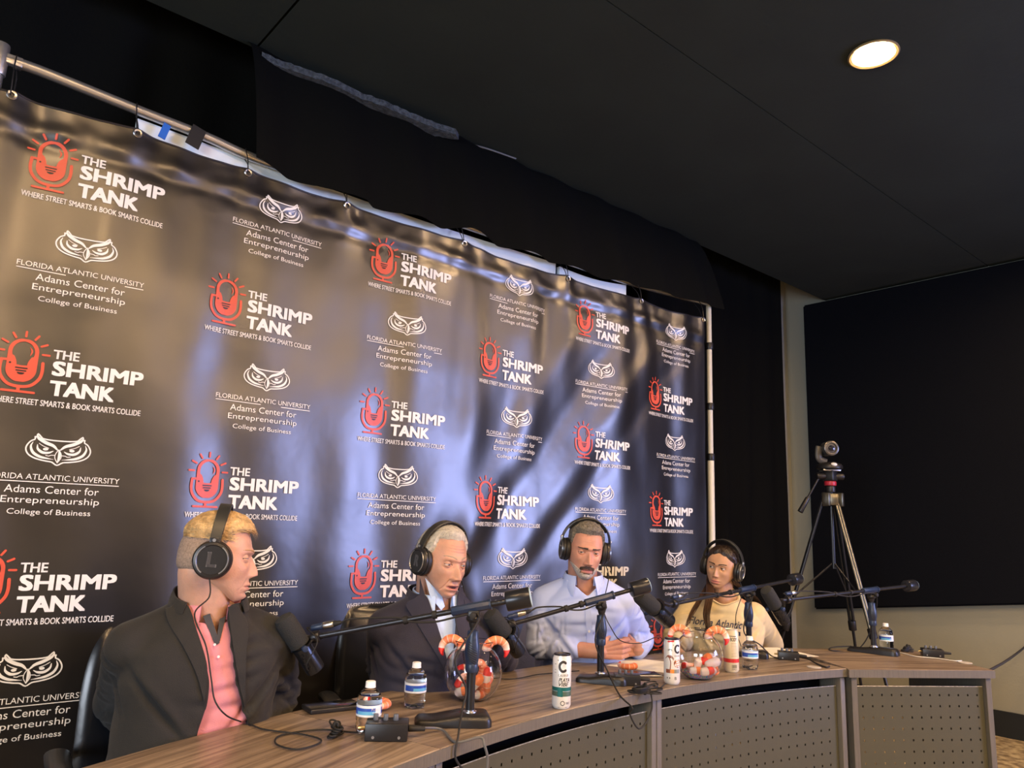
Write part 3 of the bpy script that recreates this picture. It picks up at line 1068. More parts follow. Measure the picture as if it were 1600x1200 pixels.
def mic_stand(name, label, b0, b1, depth_px, pole_px, piv_px, tip_px, tip_y, cw_px, foam_px, tail_px, mic_y, mlabel, thin=False, cw_blue=True):
    # --- base slab between two ground points
    P0 = at_table(*b0); P1 = at_table(*b1); c = (P0 + P1) / 2; d = (P1 - P0); L = d.length; d.normalize()
    nrm = V((-d.y, d.x, 0))
    if nrm.y < 0: nrm = -nrm
    Wd = depth_px
    pb = at_table(*pole_px); pb = V((pb.x, pb.y, TZ))
    # put the pole on the slab's long axis
    org = V((pb.x, pb.y, TZ))
    t = thing('boom_microphone_stand', org, 0, label, 'microphone stand')
    s0 = (P0 - pb).dot(d); s1 = (P1 - pb).dot(d)
    rws = []
    prof = []
    NN = 26
    for i in range(NN + 1):
        f = i / NN; s = s0 + (s1 - s0) * f
        ex = min(1, (f * L) / .018, ((1 - f) * L) / .022); rnd = math.sqrt(max(0, 1 - (1 - ex) ** 2)) if ex < 1 else 1
        hw = Wd * (.80 + .20 * min(1, f * 1.4)) * (.72 + .28 * rnd)
        h = (.018 + .012 * min(1, max(0, (f - .25) / .35)))
        h = h * (.55 + .45 * rnd)
        sec = []
        for (a_, z_) in ((-1, .0), (-1, .55), (-.93, .85), (-.8, 1), (.8, 1), (.93, .85), (1, .55), (1, 0)):
            sec.append(pb + d * s + nrm * (a_ * hw) + V((0, 0, .001 + z_ * h)))
        rws.append(sec)
    mb = MB(); mb.loft(rws); mb.build('base', M_black, t, org, 45)
    ztop = z_for(pb.x, pb.y, piv_px[1])
    Pv = V((pb.x, pb.y, ztop))
    mb = MB(); mb.cyl(pb + V((0, 0, .028)), pb + V((0, 0, .034)), .019, bevel=.002); mb.cyl(pb + V((0, 0, .034)), pb + V((0, 0, .037)), .013); mb.build('pole_collar', M_steel, t, org)
    mb = MB()
    hgt = ztop - TZ
    if thin:
        for s in (-1, 1):
            mb.cyl(pb + d * .006 * s + V((0, 0, .03)), pb + d * .006 * s + V((0, 0, hgt - .03)), .0065)
    else:
        mb.cyl(pb + V((0, 0, .03)), pb + V((0, 0, hgt * .55)), .0125)
        mb.cyl(pb + V((0, 0, hgt * .5)), pb + V((0, 0, hgt - .03)), .0085)
    mb.build('pole', M_metal, t, org)
    # clutch grip
    g0 = hgt * .44; g1 = hgt * .80
    mb = MB(); prof = [(0, g0), (.016, g0), (.0175, g0 + .004), (.0175, g0 + .02), (.0165, g0 + .022)]
    for i in range(13):
        f = i / 12; prof.append((.0165 + .0045 * math.sin(PI * f), g0 + .022 + (g1 - g0 - .044) * f))
    prof += [(.0165, g1 - .02), (.0155, g1 - .018), (.0155, g1 - .002), (.0135, g1), (0, g1)]
    mb.lathe(prof, 28, Matrix.Translation(pb)); mb.build('clutch_grip', M_bluegrip, t, org)
    mb = MB()
    for k in range(9):       # slanted ribs facing the camera
        f = .12 + .76 * k / 8; zz = g0 + .022 + (g1 - g0 - .05) * f; rr = .0165 + .0045 * math.sin(PI * f)
        tow = V((-pb.x, -pb.y, 0)).normalized(); sd = V((-tow.y, tow.x, 0))
        q = [pb + tow * (rr * math.cos(a)) + sd * (-rr * math.sin(a)) + V((0, 0, zz + a * .010)) for a in (-.7, -.35, 0, .35, .7)]
        mb.tube(q, .0012, 6)
    mb.build('grip_ribs', M_rubber, t, org)
    # boom direction
    T = at_y(tip_px[0], tip_px[1], tip_y)
    u = (T - Pv)
    # counterweight: extend so that it projects at cw_px x
    best = None
    for k in range(400):
        s = .02 + k * .0015; q = Pv - u.normalized() * s
        r_ = q - V((0, 0, CAMZ)); px = 800 + FPX * r_.dot(CR) / r_.dot(CF)
        e = abs(px - cw_px[0])
        if best is None or e < best[0]: best = (e, s)
    cwl = best[1]; ud = u.normalized(); CWc = Pv - ud * cwl
    up = V((0, 0, 1)); sd = ud.cross(up).normalized(); un = sd.cross(ud)
    mb = MB(); mb.cyl(T, CWc, .0078, n=14); mb.build('boom_arm', M_metal, t, org)
    mb = MB(); mb.cyl(Pv - ud * .045 , Pv + ud * .065, .0135, n=8, bevel=.003); mb.cyl(Pv - ud * .049, Pv - ud * .043, .0155, n=16); mb.build('boom_handle', M_bluegrip, t, org)
    mb = MB(); mb.cyl(CWc - ud * .012, CWc + ud * .058, .0280, n=30, bevel=.003); mb.build('counterweight', M_metal, t, org)
    mb = MB(); mb.cyl(CWc - ud * .0135, CWc - ud * .0118, .0262, n=30); mb.build('counterweight_cap', mat('pale_blue_cap', (.42, .58, .66), .35), t, org)
    # swivel joint under the handle
    mb = MB(); mb.box(Pv - V((0, 0, .022)), (.034, .026, .030), Matrix.Rotation(math.atan2(ud.y, ud.x), 3, 'Z'), .006)
    mb.cyl(Pv - V((0, 0, .055)), Pv - V((0, 0, .030)), .010, .016, bevel=.002)
    mb.ell(Pv - V((0, 0, .030)), (.021, .021, .014)); mb.build('swivel_joint', M_black, t, org)
    mb = MB(); mb.cyl(Pv - V((0, 0, .02)) - sd * .014, Pv - V((0, 0, .02)) - sd * .034, .009, n=12, bevel=.002); mb.build('tightening_knob', M_rubber, t, org)
    # ---- microphone itself
    Fp = at_y(*foam_px, mic_y); Tp = at_y(*tail_px, mic_y - .01); ax = (Tp - Fp).normalized(); ML = (Tp - Fp).length
    mt = thing('microphone', tuple((Fp + Tp) / 2), 0, mlabel, 'microphone'); mo = V(mt.location)
    Mx = Matrix.Translation(Fp) @ rot_to(ax).to_4x4(); k = ML / .19
    R1 = .0285 * k; Lf = .098 * k
    mb = MB(); mb.lathe([(0, 0), (R1 * .55, .001), (R1 * .86, .005), (R1, .016), (R1 * 1.03, .05 * k), (R1, Lf), (R1 * .9, Lf + .002), (0, Lf + .002)], 40, Mx); mb.build('foam_windscreen', M_foam, mt, mo)
    R2 = .0268 * k
    mb = MB(); mb.lathe([(0, Lf), (R2 * .8, Lf), (R2 * .8, Lf + .006), (R2, Lf + .008), (R2, ML - .005), (R2 * .95, ML - .001), (R2 * .82, ML), (R2 * .78, ML - .004), (0, ML - .004)], 40, Mx); mb.build('mic_body', M_micbody, mt, mo)
    mb = MB(); mb.lathe([(0, ML - .0045), (.010, ML - .0045), (.010, ML + .002), (.006, ML + .002), (.006, ML - .002), (0, ML - .002)], 20, Mx); mb.build('socket_plate', M_black, mt, mo)
    # lettering along the body, facing the camera
    cf = (V((0, 0, CAMZ)) - (Fp + Tp) / 2); cf -= ax * cf.dot(ax); cf.normalize(); cs = ax.cross(cf)
    def fn(x, z):
        a = z / R2 - .55
        return Fp + ax * (Lf + .018 + x) + (cf * math.cos(a) - cs * math.sin(a)) * (R2 + .0006)
    curve_text('SHURE', 0, .048 * k, -.006, .007, fn, 'body_lettering', M_black, mt, mo, bold=.01)
    # yoke bracket round the body, ending at the boom tip
    yc = Fp + ax * (Lf + .006)
    arc = []
    e1 = (T - yc); e1 -= ax * e1.dot(ax); e1.normalize(); e2 = ax.cross(e1)
    for i in range(15):
        a = -PI * .62 + 2 * PI * .62 * i / 14
        arc.append(yc + (e1 * math.cos(a) + e2 * math.sin(a)) * (R1 + .006))
    mb = MB(); mb.tube(arc, .0045, 8, flat=(2.0, .55))
    mb.tube([yc + e1 * (R1 + .006), T], .0085, 10); mb.build('yoke', M_black, mt, mo)
    for s_ in (-1, 1):
        a = s_ * PI * .62; q = (e1 * math.cos(a) + e2 * math.sin(a)); mb = MB(); mb.cyl(yc + q * (R1 + .002), yc + q * (R1 + .017), .0085, n=18, bevel=.002)
        mb.build('yoke_knob', M_bluegrip, mt, mo)
    # stub clamp on the arm end and the plug lying along the arm
    mb = MB(); q = T.lerp(Pv, .06); mb.cyl(q - ud * .012, q + ud * .012, .016, n=16, bevel=.003); mb.build('end_clamp', M_black, t, org)
    q0 = T.lerp(Pv, .04) + un * .026; q1 = q0 - ud * .035; q2 = q1 - ud * .030; q3 = q2 - ud * .022
    c = thing('microphone_cable', tuple(q0), 0, mlabel.replace('microphone', 'cable of the microphone', 1) if False else None, None)
    return t, mt, c, dict(T=T, Pv=Pv, ud=ud, un=un, sd=sd, q0=q0, q1=q1, q2=q2, q3=q3, tail=Tp, ax=ax, pb=pb, R2=R2)


def finish_cable(c, label, g, path_px):
    """plug + lead: mic tail -> plug -> along the boom -> down to the table"""
    co = V(c.location); tag(c, label, 'cable')
    mb = MB(); mb.cyl(g['q0'], g['q1'], .0080, .0095, bevel=.002); mb.build('plug_boot', M_bluegrip, c, co)
    mb = MB(); mb.cyl(g['q1'], g['q2'], .0098, bevel=.001); mb.build('plug_barrel', M_xlr, c, co)
    mb = MB(); mb.cyl(g['q2'], g['q3'], .0085, .005, bevel=.001); mb.build('plug_strain_relief', M_rubber, c, co)
    lead = [g['tail'] - g['ax'] * .005 - g['sd'] * (-.0) , g['tail'] + g['ax'] * .012 - V((.02, .0, -.005)), g['tail'] - g['ax'] * .03 + V((-.030, -.035, -.002)), g['q0'].lerp(g['tail'], .35) + V((-.01, -.045, .01)), g['q0'] + g['ud'] * .012, g['q0']]
    mb = MB(); mb.tube(catmull(lead, 8), .0018, 8); mb.build('short_lead', M_rubber, c, co)
    ud, un, Pv = g['ud'], g['un'], g['Pv']
    L = (g['q3'] - Pv).dot(ud)
    p = [g['q3'], g['q3'] - ud * .03 + un * .004, Pv + ud * (L * .6) + un * .012, Pv + ud * (L * .5) - un * .004 + V((0, -.012, 0)), Pv + ud * (L * .33) - un * .016 + V((0, -.014, 0))]
    p += [q for q in path_px]
    mb = MB(); mb.tube(catmull(p, 10), .0028, 8); mb.build('lead', M_rubber, c, co)
    mb = MB()
    for f in (.52, .30):
        q = Pv + ud * (L * f); mb.cyl(q - ud * .006, q + ud * .006, .0115, n=14)
        ob = mb.build('cable_strap', M_rubber, c, co); mb = MB()


dn = lambda g, z: V((g['pb'].x, g['pb'].y - .022, z))
sA = mic_stand('A', 'boom microphone stand nearest the camera, its arm reaching towards the man in the black blazer', (648, 1137), (768, 1137), .052, (733, 1131), (722, 949), (478, 998), 2.05, (822, 930), (441, 963), (494, 1047), 2.05, 'black broadcast microphone pointing at the man in the black blazer')
sB = mic_stand('B', 'boom microphone stand in front of the man in the pale blue shirt', (894, 1072), (976, 1079), .048, (938, 1066), (933, 935), (790, 978), 2.08, (1008, 893), (764, 957), (812, 1020), 2.08, 'black broadcast microphone between the grey-haired man and the man in the pale blue shirt')
sC = mic_stand('C', 'boom microphone stand right of the second shrimp bowl, before the woman', (1146, 1030), (1199, 1035), .040, (1171, 1026), (1165, 920), (1045, 945), 1.95, (1246, 897), (997, 928), (1046, 972), 1.95, 'black broadcast microphone held beside the woman at her right shoulder')
sD = mic_stand('D', 'boom microphone stand farthest right, standing on the straight end desk segment', (1318, 1019), (1398, 1029), .036, (1366, 1021), (1361, 922), (1222, 938), 1.80, (1426, 906), (1196, 920), (1226, 971), 1.80, 'black broadcast microphone farthest right, hanging over her left shoulder', thin=False)
S_ = [sA, sB, sC, sD]
gA, gB, gC, gD = sA[3], sB[3], sC[3], sD[3]
H = .004
def tb(u, v, h=.0045):
    p = at_table(u, v); return V((p.x, p.y, TZ + h))


finish_cable(sA[2], 'black lead of the nearest microphone, dropping past the desk edge in front of its stand', gA,
             [dn(gA, gA['Pv'].z - .02), at_y(712, 1030, gA['pb'].y - .035), at_y(728, 1075, gA['pb'].y - .04), at_y(722, 1110, gA['pb'].y - .06), at_y(716, 1150, gA['pb'].y - .13), at_y(712, 1185, gA['pb'].y - .14), at_y(735, 1215, gA['pb'].y - .14)])
finish_cable(sB[2], 'black lead drooping over the desk edge before the middle microphone stand', gB,
             [dn(gB, gB['Pv'].z - .02), at_y(930, 1000, gB['pb'].y - .03), at_y(950, 1050, gB['pb'].y - .04), tb(968, 1088), at_table(980, 1098) + V((0, -.02, -.01)), at_y(984, 1115, 1.66), at_y(997, 1138, 1.66), at_y(1010, 1128, 1.66), at_y(1019, 1105, 1.67), tb(1015, 1083, .012), tb(1005, 1072, .006)])
finish_cable(sC[2], 'black lead running down the stand in front of the woman to the small black box', gC,
             [dn(gC, gC['Pv'].z - .02), at_y(1162, 985, gC['pb'].y - .03), at_y(1188, 1008, gC['pb'].y - .02), tb(1205, 1026), tb(1216, 1030)])
finish_cable(sD[2], 'black lead of the farthest right microphone looping behind its stand', gD,
             [dn(gD, gD['Pv'].z - .02), at_y(1362, 980, gD['pb'].y + .03), tb(1340, 1016), tb(1300, 1018), tb(1300, 1013), tb(1330, 1011)])

# ================================================================== SMALL ELECTRONICS
M_knob = mat('knob_grey', (.10, .11, .13), .4)


def amp_box(loc, rz, label, s=1.0):
    t = thing('headphone_amplifier', loc, rz, label, 'audio box')
    mb = MB(); mb.box((0, 0, .021 * s), (.105 * s, .070 * s, .040 * s), bevel=.002); mb.build('case', M_black, t)
    mb = MB()
    for x in (-.030, -.005, .020):
        mb = MB(); mb.cyl((x * s, .006, .041 * s), (x * s, .006, .056 * s), .0070 * s, .0060 * s, bevel=.001); mb.build('knob', M_knob, t)
    for x in (-.032, .032):
        mb = MB(); mb.cyl((x * s, -.035 * s, .010 * s), (x * s, -.0368 * s, .010 * s), .0035 * s, n=12); mb.build('screw', M_steel, t)
    mb = MB(); mb.cyl((-.053 * s, -.01, .026 * s), (-.072 * s, -.01, .026 * s), .0045 * s, n=12, bevel=.001); mb.build('jack_plug', mat('brass_plug', (.55, .42, .18), .3, 1.0), t)
    mb = MB(); mb.cyl((.053 * s, .0, .024 * s), (.095 * s, .004, .022 * s), .0085 * s, .0060 * s, bevel=.002); mb.build('side_plug', M_rubber, t)
    F = Flat()
    for k, w in enumerate((.03, .022, .026)):
        F.rect(-.045 * s, (-.045 + w) * s, (-.024 - k * .004) * s, (-.0225 - k * .004) * s)
    F.mapped('panel_marks', lambda x, y: V((x, y, .0414 * s)), mat('faint_marks', (.25, .25, .25), .5), t)
    return t


p = at_table(614, 1158); amp_box((p.x, p.y + .03, TZ + .0005), -.62, 'small black headphone amplifier beside the nearest water bottle')
p = at_table(1240, 1032); amp_box((p.x, p.y + .025, TZ + .0005), -.95, 'small black headphone amplifier on the desk right of the stand before the woman', .82)
p = at_table(1464, 1027); amp_box((p.x, p.y + .02, TZ + .0005), -1.0, 'small black headphone amplifier near the right end of the desk', .85)
p = at_table(990, 1072); amp_box((p.x, p.y + .03, TZ + .0005), -.75, 'small dark blue-black headphone amplifier behind the cable bundle in the middle', .85)


def phone(cpx, L, W, rz, label, m, h=.009):
    p = at_table(*cpx); t = thing('smartphone', (p.x, p.y, TZ + .0005), rz, label, 'phone')
    MB().box((0, 0, h / 2), (L, W, h), bevel=.0035, seg=3).build('case', m, t)
    MB().box((0, 0, h + .0001), (L - .008, W - .008, .0008), bevel=.0003).build('screen', mat('black_glass', (.005, .005, .006), .12), t)
    MB().box((L / 2 - .022, W / 2 - .022, -.0002 + .0004), (.02, .02, .0006)).build('camera_bump', M_black, t)
    return t


phone((519, 1108), .155, .082, -.12, 'black smartphone lying face up between the two men on the left', M_black, .013)
phone((1000, 1056), .150, .073, -.50, 'slim grey-edged smartphone lying behind the black headphone amplifier in the middle', mat('silver_phone_edge', (.30, .31, .34), .35, .8))


# ================================================================== CABLES ON THE DESK
def loose(name, pts, r, m, label, cat='cable', n=10):
    P = catmull(pts, n)
    return tag(MB().tube(P, r, 8).build(name, m), label, cat)


def bundle(cpx, size, label, rz=0.0, h=.03):
    """a coiled-up lead held by a twist tie"""
    p = at_table(*cpx); t = thing('coiled_cable', (p.x, p.y, TZ), rz, label, 'cable')
    for k in range(5):
        a0 = .5 * k; pts = []
        for i in range(16):
            a = 2 * PI * i / 16
            x = size * (.9 + .12 * math.sin(k * 2.1)) * math.cos(a); y = size * .42 * math.sin(a) * (.5 + .5 * abs(math.cos(a)))
            q = V((x, y, .006 + .005 * k + h * .5 * (math.cos(a) > 0) * abs(math.cos(a)) * (k % 3) * .5))
            pts.append(Matrix.Rotation(.22 * (k - 2), 3, 'Z') @ q)
        MB().tube(catmull(pts, 4, True), .0024, 7, closed=True).build('coil', M_rubber, t)
    MB().tube([V((.001 * math.sin(a), size * .16 * math.cos(a), .018 + .017 * math.sin(a))) for a in [2 * PI * i / 20 for i in range(20)]], .0035, 7, closed=True).build('twist_tie', M_rubber, t)
    return t


bundle((524, 1152), .034, 'small tied coil of black cable left of the nearest amplifier box', 1.0)
bundle((1008, 1085), .060, 'large tied coil of black cable at the desk edge beside the middle stand', -.3)
bundle((1418, 1019), .032, 'small dark coil of cable behind the stand on the end desk segment', -.3, .012)
loose('headphone_lead', [tb(380, 1128), tb(410, 1142), tb(470, 1150), tb(500, 1158), tb(495, 1166), tb(462, 1174), tb(432, 1166), tb(434, 1154), tb(462, 1147), tb(505, 1143), tb(560, 1147), tb(594, 1149, .02)], .0022, M_rubber, 'black headphone lead looping over the desk before the man in the black blazer')
loose('amplifier_lead', [tb(655, 1150, .02), tb(690, 1145, .008), tb(712, 1162, .004), at_y(750, 1152, 1.56), at_y(757, 1165, 1.545), at_y(762, 1185, 1.54), at_y(760, 1210, 1.54)], .0034, mat('grey_cable', (.10, .10, .10), .5), 'grey lead from the nearest amplifier box hanging over the desk edge')
loose('desk_lead', [tb(744, 1060), tb(800, 1063), tb(840, 1056), tb(880, 1052), tb(905, 1050)], .0020, M_rubber, 'thin black lead on the desk between the nearer shrimp bowl and the slim can')
loose('grommet_lead', [tb(1262, 1034, .015), tb(1275, 1038), tb(1290, 1044), tb(1296, 1043)], .0035, M_rubber, 'black lead from the amplifier box into the desk grommet before the end segment')
loose('white_lead', [tb(1375, 1016), tb(1410, 1022), tb(1430, 1027), tb(1462, 1030), tb(1490, 1034), tb(1503, 1034)], .0022, mat('white_cable', (.55, .55, .52), .5), 'pale thin lead curving in front of the rightmost amplifier box')
loose('wall_lead', [at_table(1549, 1043) + V((.02, .02, -.02)), at_x(1570, 1034, 4.4), at_x(1590, 1020, 5.2), at_x(1612, 1002, 6.03)], .006, M_rubber, 'black cable sagging from the right desk corner towards the wall')
loose('phone_lead', [tb(1040, 1070), tb(1030, 1078), tb(1018, 1086)], .002, M_rubber, 'short black lead between the coil and the orange-banded can')
for (px, lab) in (((1272, 1043), 'round cable grommet in the desk before the end segment'), ((1508, 1036), 'round cable grommet near the right end of the desk')):
    p = at_table(*px); t = MB().lathe([(0, .0005), (.024, .0005), (.028, .0005), (.029, .002), (.027, .0035), (.022, .003), (0, .003)], 28).build('cable_grommet', mat('grommet_grey', (.42, .40, .38), .45))
    t.location = (p.x, p.y, TZ); tag(t, lab, 'grommet')

# ================================================================== PAPERS
M_paper = mat('cream_paper', (.80, .77, .66), .6)
def paper(pxs, label):
    P = [at_table(*q) for q in pxs]; c = sum(P, V()) / len(P)
    n = 10; vs = []; fs = []
    for z in (.0006, .0011):
        for j in range(n + 1):
            for i in range(n + 1):
                a = P[0].lerp(P[1], i / n); b = P[3].lerp(P[2], i / n); q = a.lerp(b, j / n)
                vs.append(q + V((0, 0, z + .0015 * math.sin(i / n * 3) * math.sin(j / n * 2.5))))
    w = n + 1; o = w * w
    for j in range(n):
        for i in range(n):
            a = j * w + i; fs += [(a, a + 1, a + w + 1, a + w), (o + a, o + a + w, o + a + w + 1, o + a + 1)]
    for i in range(n):
        for a, b in ((i, i + 1), (n * w + i, n * w + i + 1), (i * w, (i + 1) * w), (i * w + n, (i + 1) * w + n)):
            fs.append((a, b, o + b, o + a))
    mb = MB(); mb.add(vs, fs); ob = mb.build('paper_sheet', M_paper, None, V((c.x, c.y, TZ)), 30); ob.location = (c.x, c.y, TZ)
    tag(ob, label, 'paper')


paper([(948, 1040), (1040, 1052), (1070, 1038), (985, 1028)], 'sheet of cream paper lying before the clasped hands of the bearded man')
paper([(1186, 1028), (1279, 1026), (1215, 1012), (1160, 1013)], 'sheet of cream paper lying before the woman beside the microphone stand')

# ================================================================== CANS AND BOTTLES
M_canend = mat('dark_can_lid', (.04, .04, .05), .3, .6)
M_canwhite = mat('satin_white_can', (.74, .76, .76), .32, .25)
M_cancream = mat('satin_cream_can', (.68, .62, .46), .38, .1)
CB = {'k': mat('can_black', (.03, .03, .03), .4), 'teal': mat('can_teal', (.01, .13, .13), .35, .3), 'green': mat('can_grey_green', (.10, .17, .14), .35, .5),
      'red': mat('can_red', (.55, .03, .03), .4), 'or': mat('can_orange', (.75, .25, .04), .4), 'br': mat('can_brown', (.20, .06, .03), .4), 'si': mat('can_silver', (.40, .44, .42), .3, .8)}
CBK = list(CB)


def can(loc, R_, Hc, body, label, art, lid=None, face=0.0):
    t = thing('drink_can', loc, 0, label, 'drink can')
    MB().lathe([(0, .003), (R_ * .72, .0015), (R_ * .78, 0), (R_ * .86, .002), (R_, .010), (R_, Hc - .014), (R_ * .88, Hc - .004), (R_ * .90, Hc - .001), (R_ * .86, Hc), (R_ * .84, Hc - .004), (0, Hc - .004)], 44).build('can_body', body, t)
    MB().lathe([(0, Hc - .0035), (R_ * .80, Hc - .0035), (R_ * .86, Hc + .0003), (R_ * .905, Hc + .0006), (R_ * .915, Hc - .001), (R_ * .89, Hc - .004)], 40).build('lid_rim', lid or M_canend, t)
    mb = MB(); mb.box((.004, 0, Hc - .0015), (.022, .012, .0012), bevel=.0005); mb.build('pull_tab', lid or M_canend, t)
    F = Flat(); art(F)
    tow = math.atan2(-loc[1], -loc[0]) + face
    def fn(x, z):
        a = tow + x / R_
        return V((math.cos(a) * (R_ + .0004), math.sin(a) * (R_ + .0004), z))
    # subdivide wide rects
    F.mapped('printed_artwork', fn, [CB[k] for k in CBK], t)
    return t


def R2(F, x0, x1, z0, z1, k, n=10):
    for i in range(n):
        F.rect(x0 + (x1 - x0) * i / n, x0 + (x1 - x0) * (i + 1) / n, z0, z1, CBK.index(k))


def ring(F, R_, z0, z1, k): R2(F, -PI * R_, PI * R_, z0, z1, k, 44)


def big_c(F, cx, cz, r, w, k):
    F.stroke([(cx + r * math.cos(a), cz + r * 1.25 * math.sin(a)) for a in [math.radians(50 + i * 13) for i in range(21)]], w, CBK.index(k), smooth=2)


def art1(F):
    big_c(F, .004, .122, .011, .0075, 'k'); F.disc(-.012, .140, .0016, 0, 10)
    F.text('CELSIUS', -.011, .021, .094, .1005, 0, .01)
    F.text('PLAYA', -.009, .026, .078, .090, 0, .03, .3); F.text('VIBE', -.009, .024, .066, .077, 0, .03, .3)
    ring(F, .0285, .052, .063, 'teal'); ring(F, .0285, .037, .051, 'green'); R2(F, -.012, .004, .036, .060, 'teal')
    F.stroke([(.004 + .006 * math.cos(a), .018 + .006 * math.sin(a)) for a in [i * PI / 6 for i in range(13)]], .002, 0, smooth=1)
    F.text('ENERGY', .014, .028, .015, .021, 0); F.rect(-.010, .018, .006, .0068, 0)
    for z in (.128, .112, .104): F.rect(-.024, -.018, z, z + .001, 0)


def art2(F):
    F.stroke([(-.012, .147), (.006, .149)], .006, CBK.index('red'), smooth=1)
    big_c(F, .022, .122, .010, .007, 'k'); F.disc(.006, .136, .0015, 0, 10); F.text('CELSIUS', .008, .034, .096, .1015, 0, .01)
    F.stroke([(-.012, .118), (-.004, .121), (.000, .117)], .005, CBK.index('si'))
    F.stroke([(-.006, .052), (-.004, .075), (-.008, .092)], .0035, CBK.index('br'))
    for a in range(-20, 201, 32):
        F.stroke([(-.008, .092), (-.008 + .009 * math.cos(math.radians(a)), .094 + .007 * math.sin(math.radians(a))), (-.008 + .015 * math.cos(math.radians(a)), .088 + .007 * math.sin(math.radians(a)))], .0022, CBK.index('br'))
    F.disc(.022, .073, .015, CBK.index('br'), 20)
    for z in (.064, .072, .080): F.stroke([(.013, z), (.030, z + .003)], .002, CBK.index('or'))
    R2(F, -.022, -.006, .040, .053, 'br', 4); R2(F, -.006, .008, .040, .053, 'or', 4); R2(F, .008, .030, .040, .053, 'si', 5)
    F.text('B', .010, .017, .018, .028, 0, .02); F.rect(-.018, -.006, .021, .026, 0)


def art3(F):
    F.text('BODY', -.003, .024, .118, .132, 0, .02); R2(F, -.006, .020, .136, .1385, 'k', 5)
    for k_ in range(9): R2(F, .000, .024, .110 - k_ * .006, .1108 - k_ * .006, 'br', 5)
    ring(F, .029, .038, .052, 'red')
    for k_ in range(7): F.rect(.002 + k_ * .003, .0035 + k_ * .003, .018, .030, 0)
    F.text('ZERO', .000, .020, .010, .016, 0)


p = at_table(884, 1108); can((p.x, p.y + .02, TZ + .0005), .0285, .156, M_canwhite, 'slim white drink can with teal band and green C, standing left of the middle stand', art1)
p = at_table(1057, 1070); can((p.x, p.y + .02, TZ + .0005), .0285, .156, M_canwhite, 'slim white drink can with palm tree and orange band beside the farther shrimp bowl', art2)
p = at_table(1150, 1051); can((p.x, p.y + .02, TZ + .0005), .029, .162, M_cancream, 'tall cream drink can with a red band behind the farther shrimp bowl', art3, lid=mat('cream_lid', (.6, .57, .48), .4, .3))

M_pet = mat('clear_bottle_plastic', (.97, .98, 1.0), .03, transmission=1.0, ior=1.22)
M_water = mat('bottle_water', (.96, .98, 1.0), .02, transmission=1.0, ior=1.14)
M_capw = mat('bottle_cap_white', (.82, .82, .82), .4)
M_lblue = mat('label_blue', (.025, .08, .42), .35); M_lwhite = mat('label_white', (.72, .76, .80), .4); M_lsky = mat('label_sky', (.12, .40, .66), .35)


def bottle_proto():
    t = thing('water_bottle', (0, 0, 0), 0, 'x', 'water bottle')
    R_ = .0320; H_ = .128
    def prof(sh, top):
        base = [(0, .006), (.012, .004), (.022, .001), (.0295, .004), (R_, .012), (R_ * .97, .018), (R_, .024), (R_ * .965, .030), (R_, .036), (R_, .042), (R_ * .985, .044), (R_ * .985, .074), (R_, .076), (R_ * .99, .084), (R_ * .90, .094), (R_ * .66, .104), (.0125, .111), (.0115, .114), (.0115, .119)]
        return [(max(0, r - sh), z + (sh if i < 3 else 0)) for i, (r, z) in enumerate(base) if z <= top]
    # pinched base & waist ribs done by lathe, then petal feet by modulating the radius
    mb = MB(); pr = prof(0, .2); pr.append((0, .119)); mb.lathe(pr, 48)
    for i, (x, y, z) in enumerate(mb.v):
        if z < .016:
            a = math.atan2(y, x); k_ = 1 - .10 * (.5 + .5 * math.cos(5 * a)) * (1 - z / .016); mb.v[i] = (x * k_, y * k_, z + .003 * (.5 + .5 * math.cos(5 * a)) * (math.hypot(x, y) > .015))
    mb.build('bottle_shell', M_pet, t)
    mb = MB(); pi_ = [(max(0, r - .0012), z + .0012 * (z < .01)) for r, z in prof(0, .098)]; pi_.append((0, .098 if False else pi_[-1][1])); mb.lathe(pi_, 40)
    for i, (x, y, z) in enumerate(mb.v):
        if z < .016:
            a = math.atan2(y, x); k_ = 1 - .10 * (.5 + .5 * math.cos(5 * a)) * (1 - z / .016); mb.v[i] = (x * k_, y * k_, z + .003 * (.5 + .5 * math.cos(5 * a)) * (math.hypot(x, y) > .015))
    mb.build('water', M_water, t)
    mb = MB(); mb.lathe([(0, .127), (.011, .127), (.0128, .1255), (.0130, .115), (.0135, .114), (.0135, .1115), (.0120, .1115), (.012, .113), (0, .1195)], 40)
    mb.build('cap', M_capw, t)
    # wrap-around paper label
    n = 60; zs = [.045, .050, .0585, .066, .0725]; vs = []; fs = []; ms = []
    for z in zs:
        for i in range(n): vs.append(((R_ + .0004) * math.cos(2 * PI * i / n), (R_ + .0004) * math.sin(2 * PI * i / n), z))
    for j in range(4):
        for i in range(n):
            fs.append((j * n + i, j * n + (i + 1) % n, (j + 1) * n + (i + 1) % n, (j + 1) * n + i))
            q = i % 30
            ms.append(1 if j in (0, 3) else (2 if q < 15 and j == 1 else (0 if (q < 15 or q > 20) else 1)))
    mb = MB(); mb.add(vs, fs, ms); mb.build('label_wrap', [M_lblue, M_lwhite, M_lsky], t, fixn=False)
    F = Flat(); F.text('Pure', -.010, .006, .0600, .0660, 0, .01); F.text('Water', -.008, .008, .0535, .0575, 0)
    F.mapped('label_lettering', lambda x, z: V(((R_ + .0009) * math.cos(-1.6 + x / R_), (R_ + .0009) * math.sin(-1.6 + x / R_), z)), M_print_white, t)
    return t


def put_bottle(px, lab, b=None, rz=0.0):
    p = at_table(*px); loc = (p.x, p.y + .022, TZ + .0005)
    if b is None:
        b = bottle_proto(); b.location = loc; b['label'] = lab; b.rotation_euler = (0, 0, rz)
        return b
    return dup(b, loc, rz, lab)


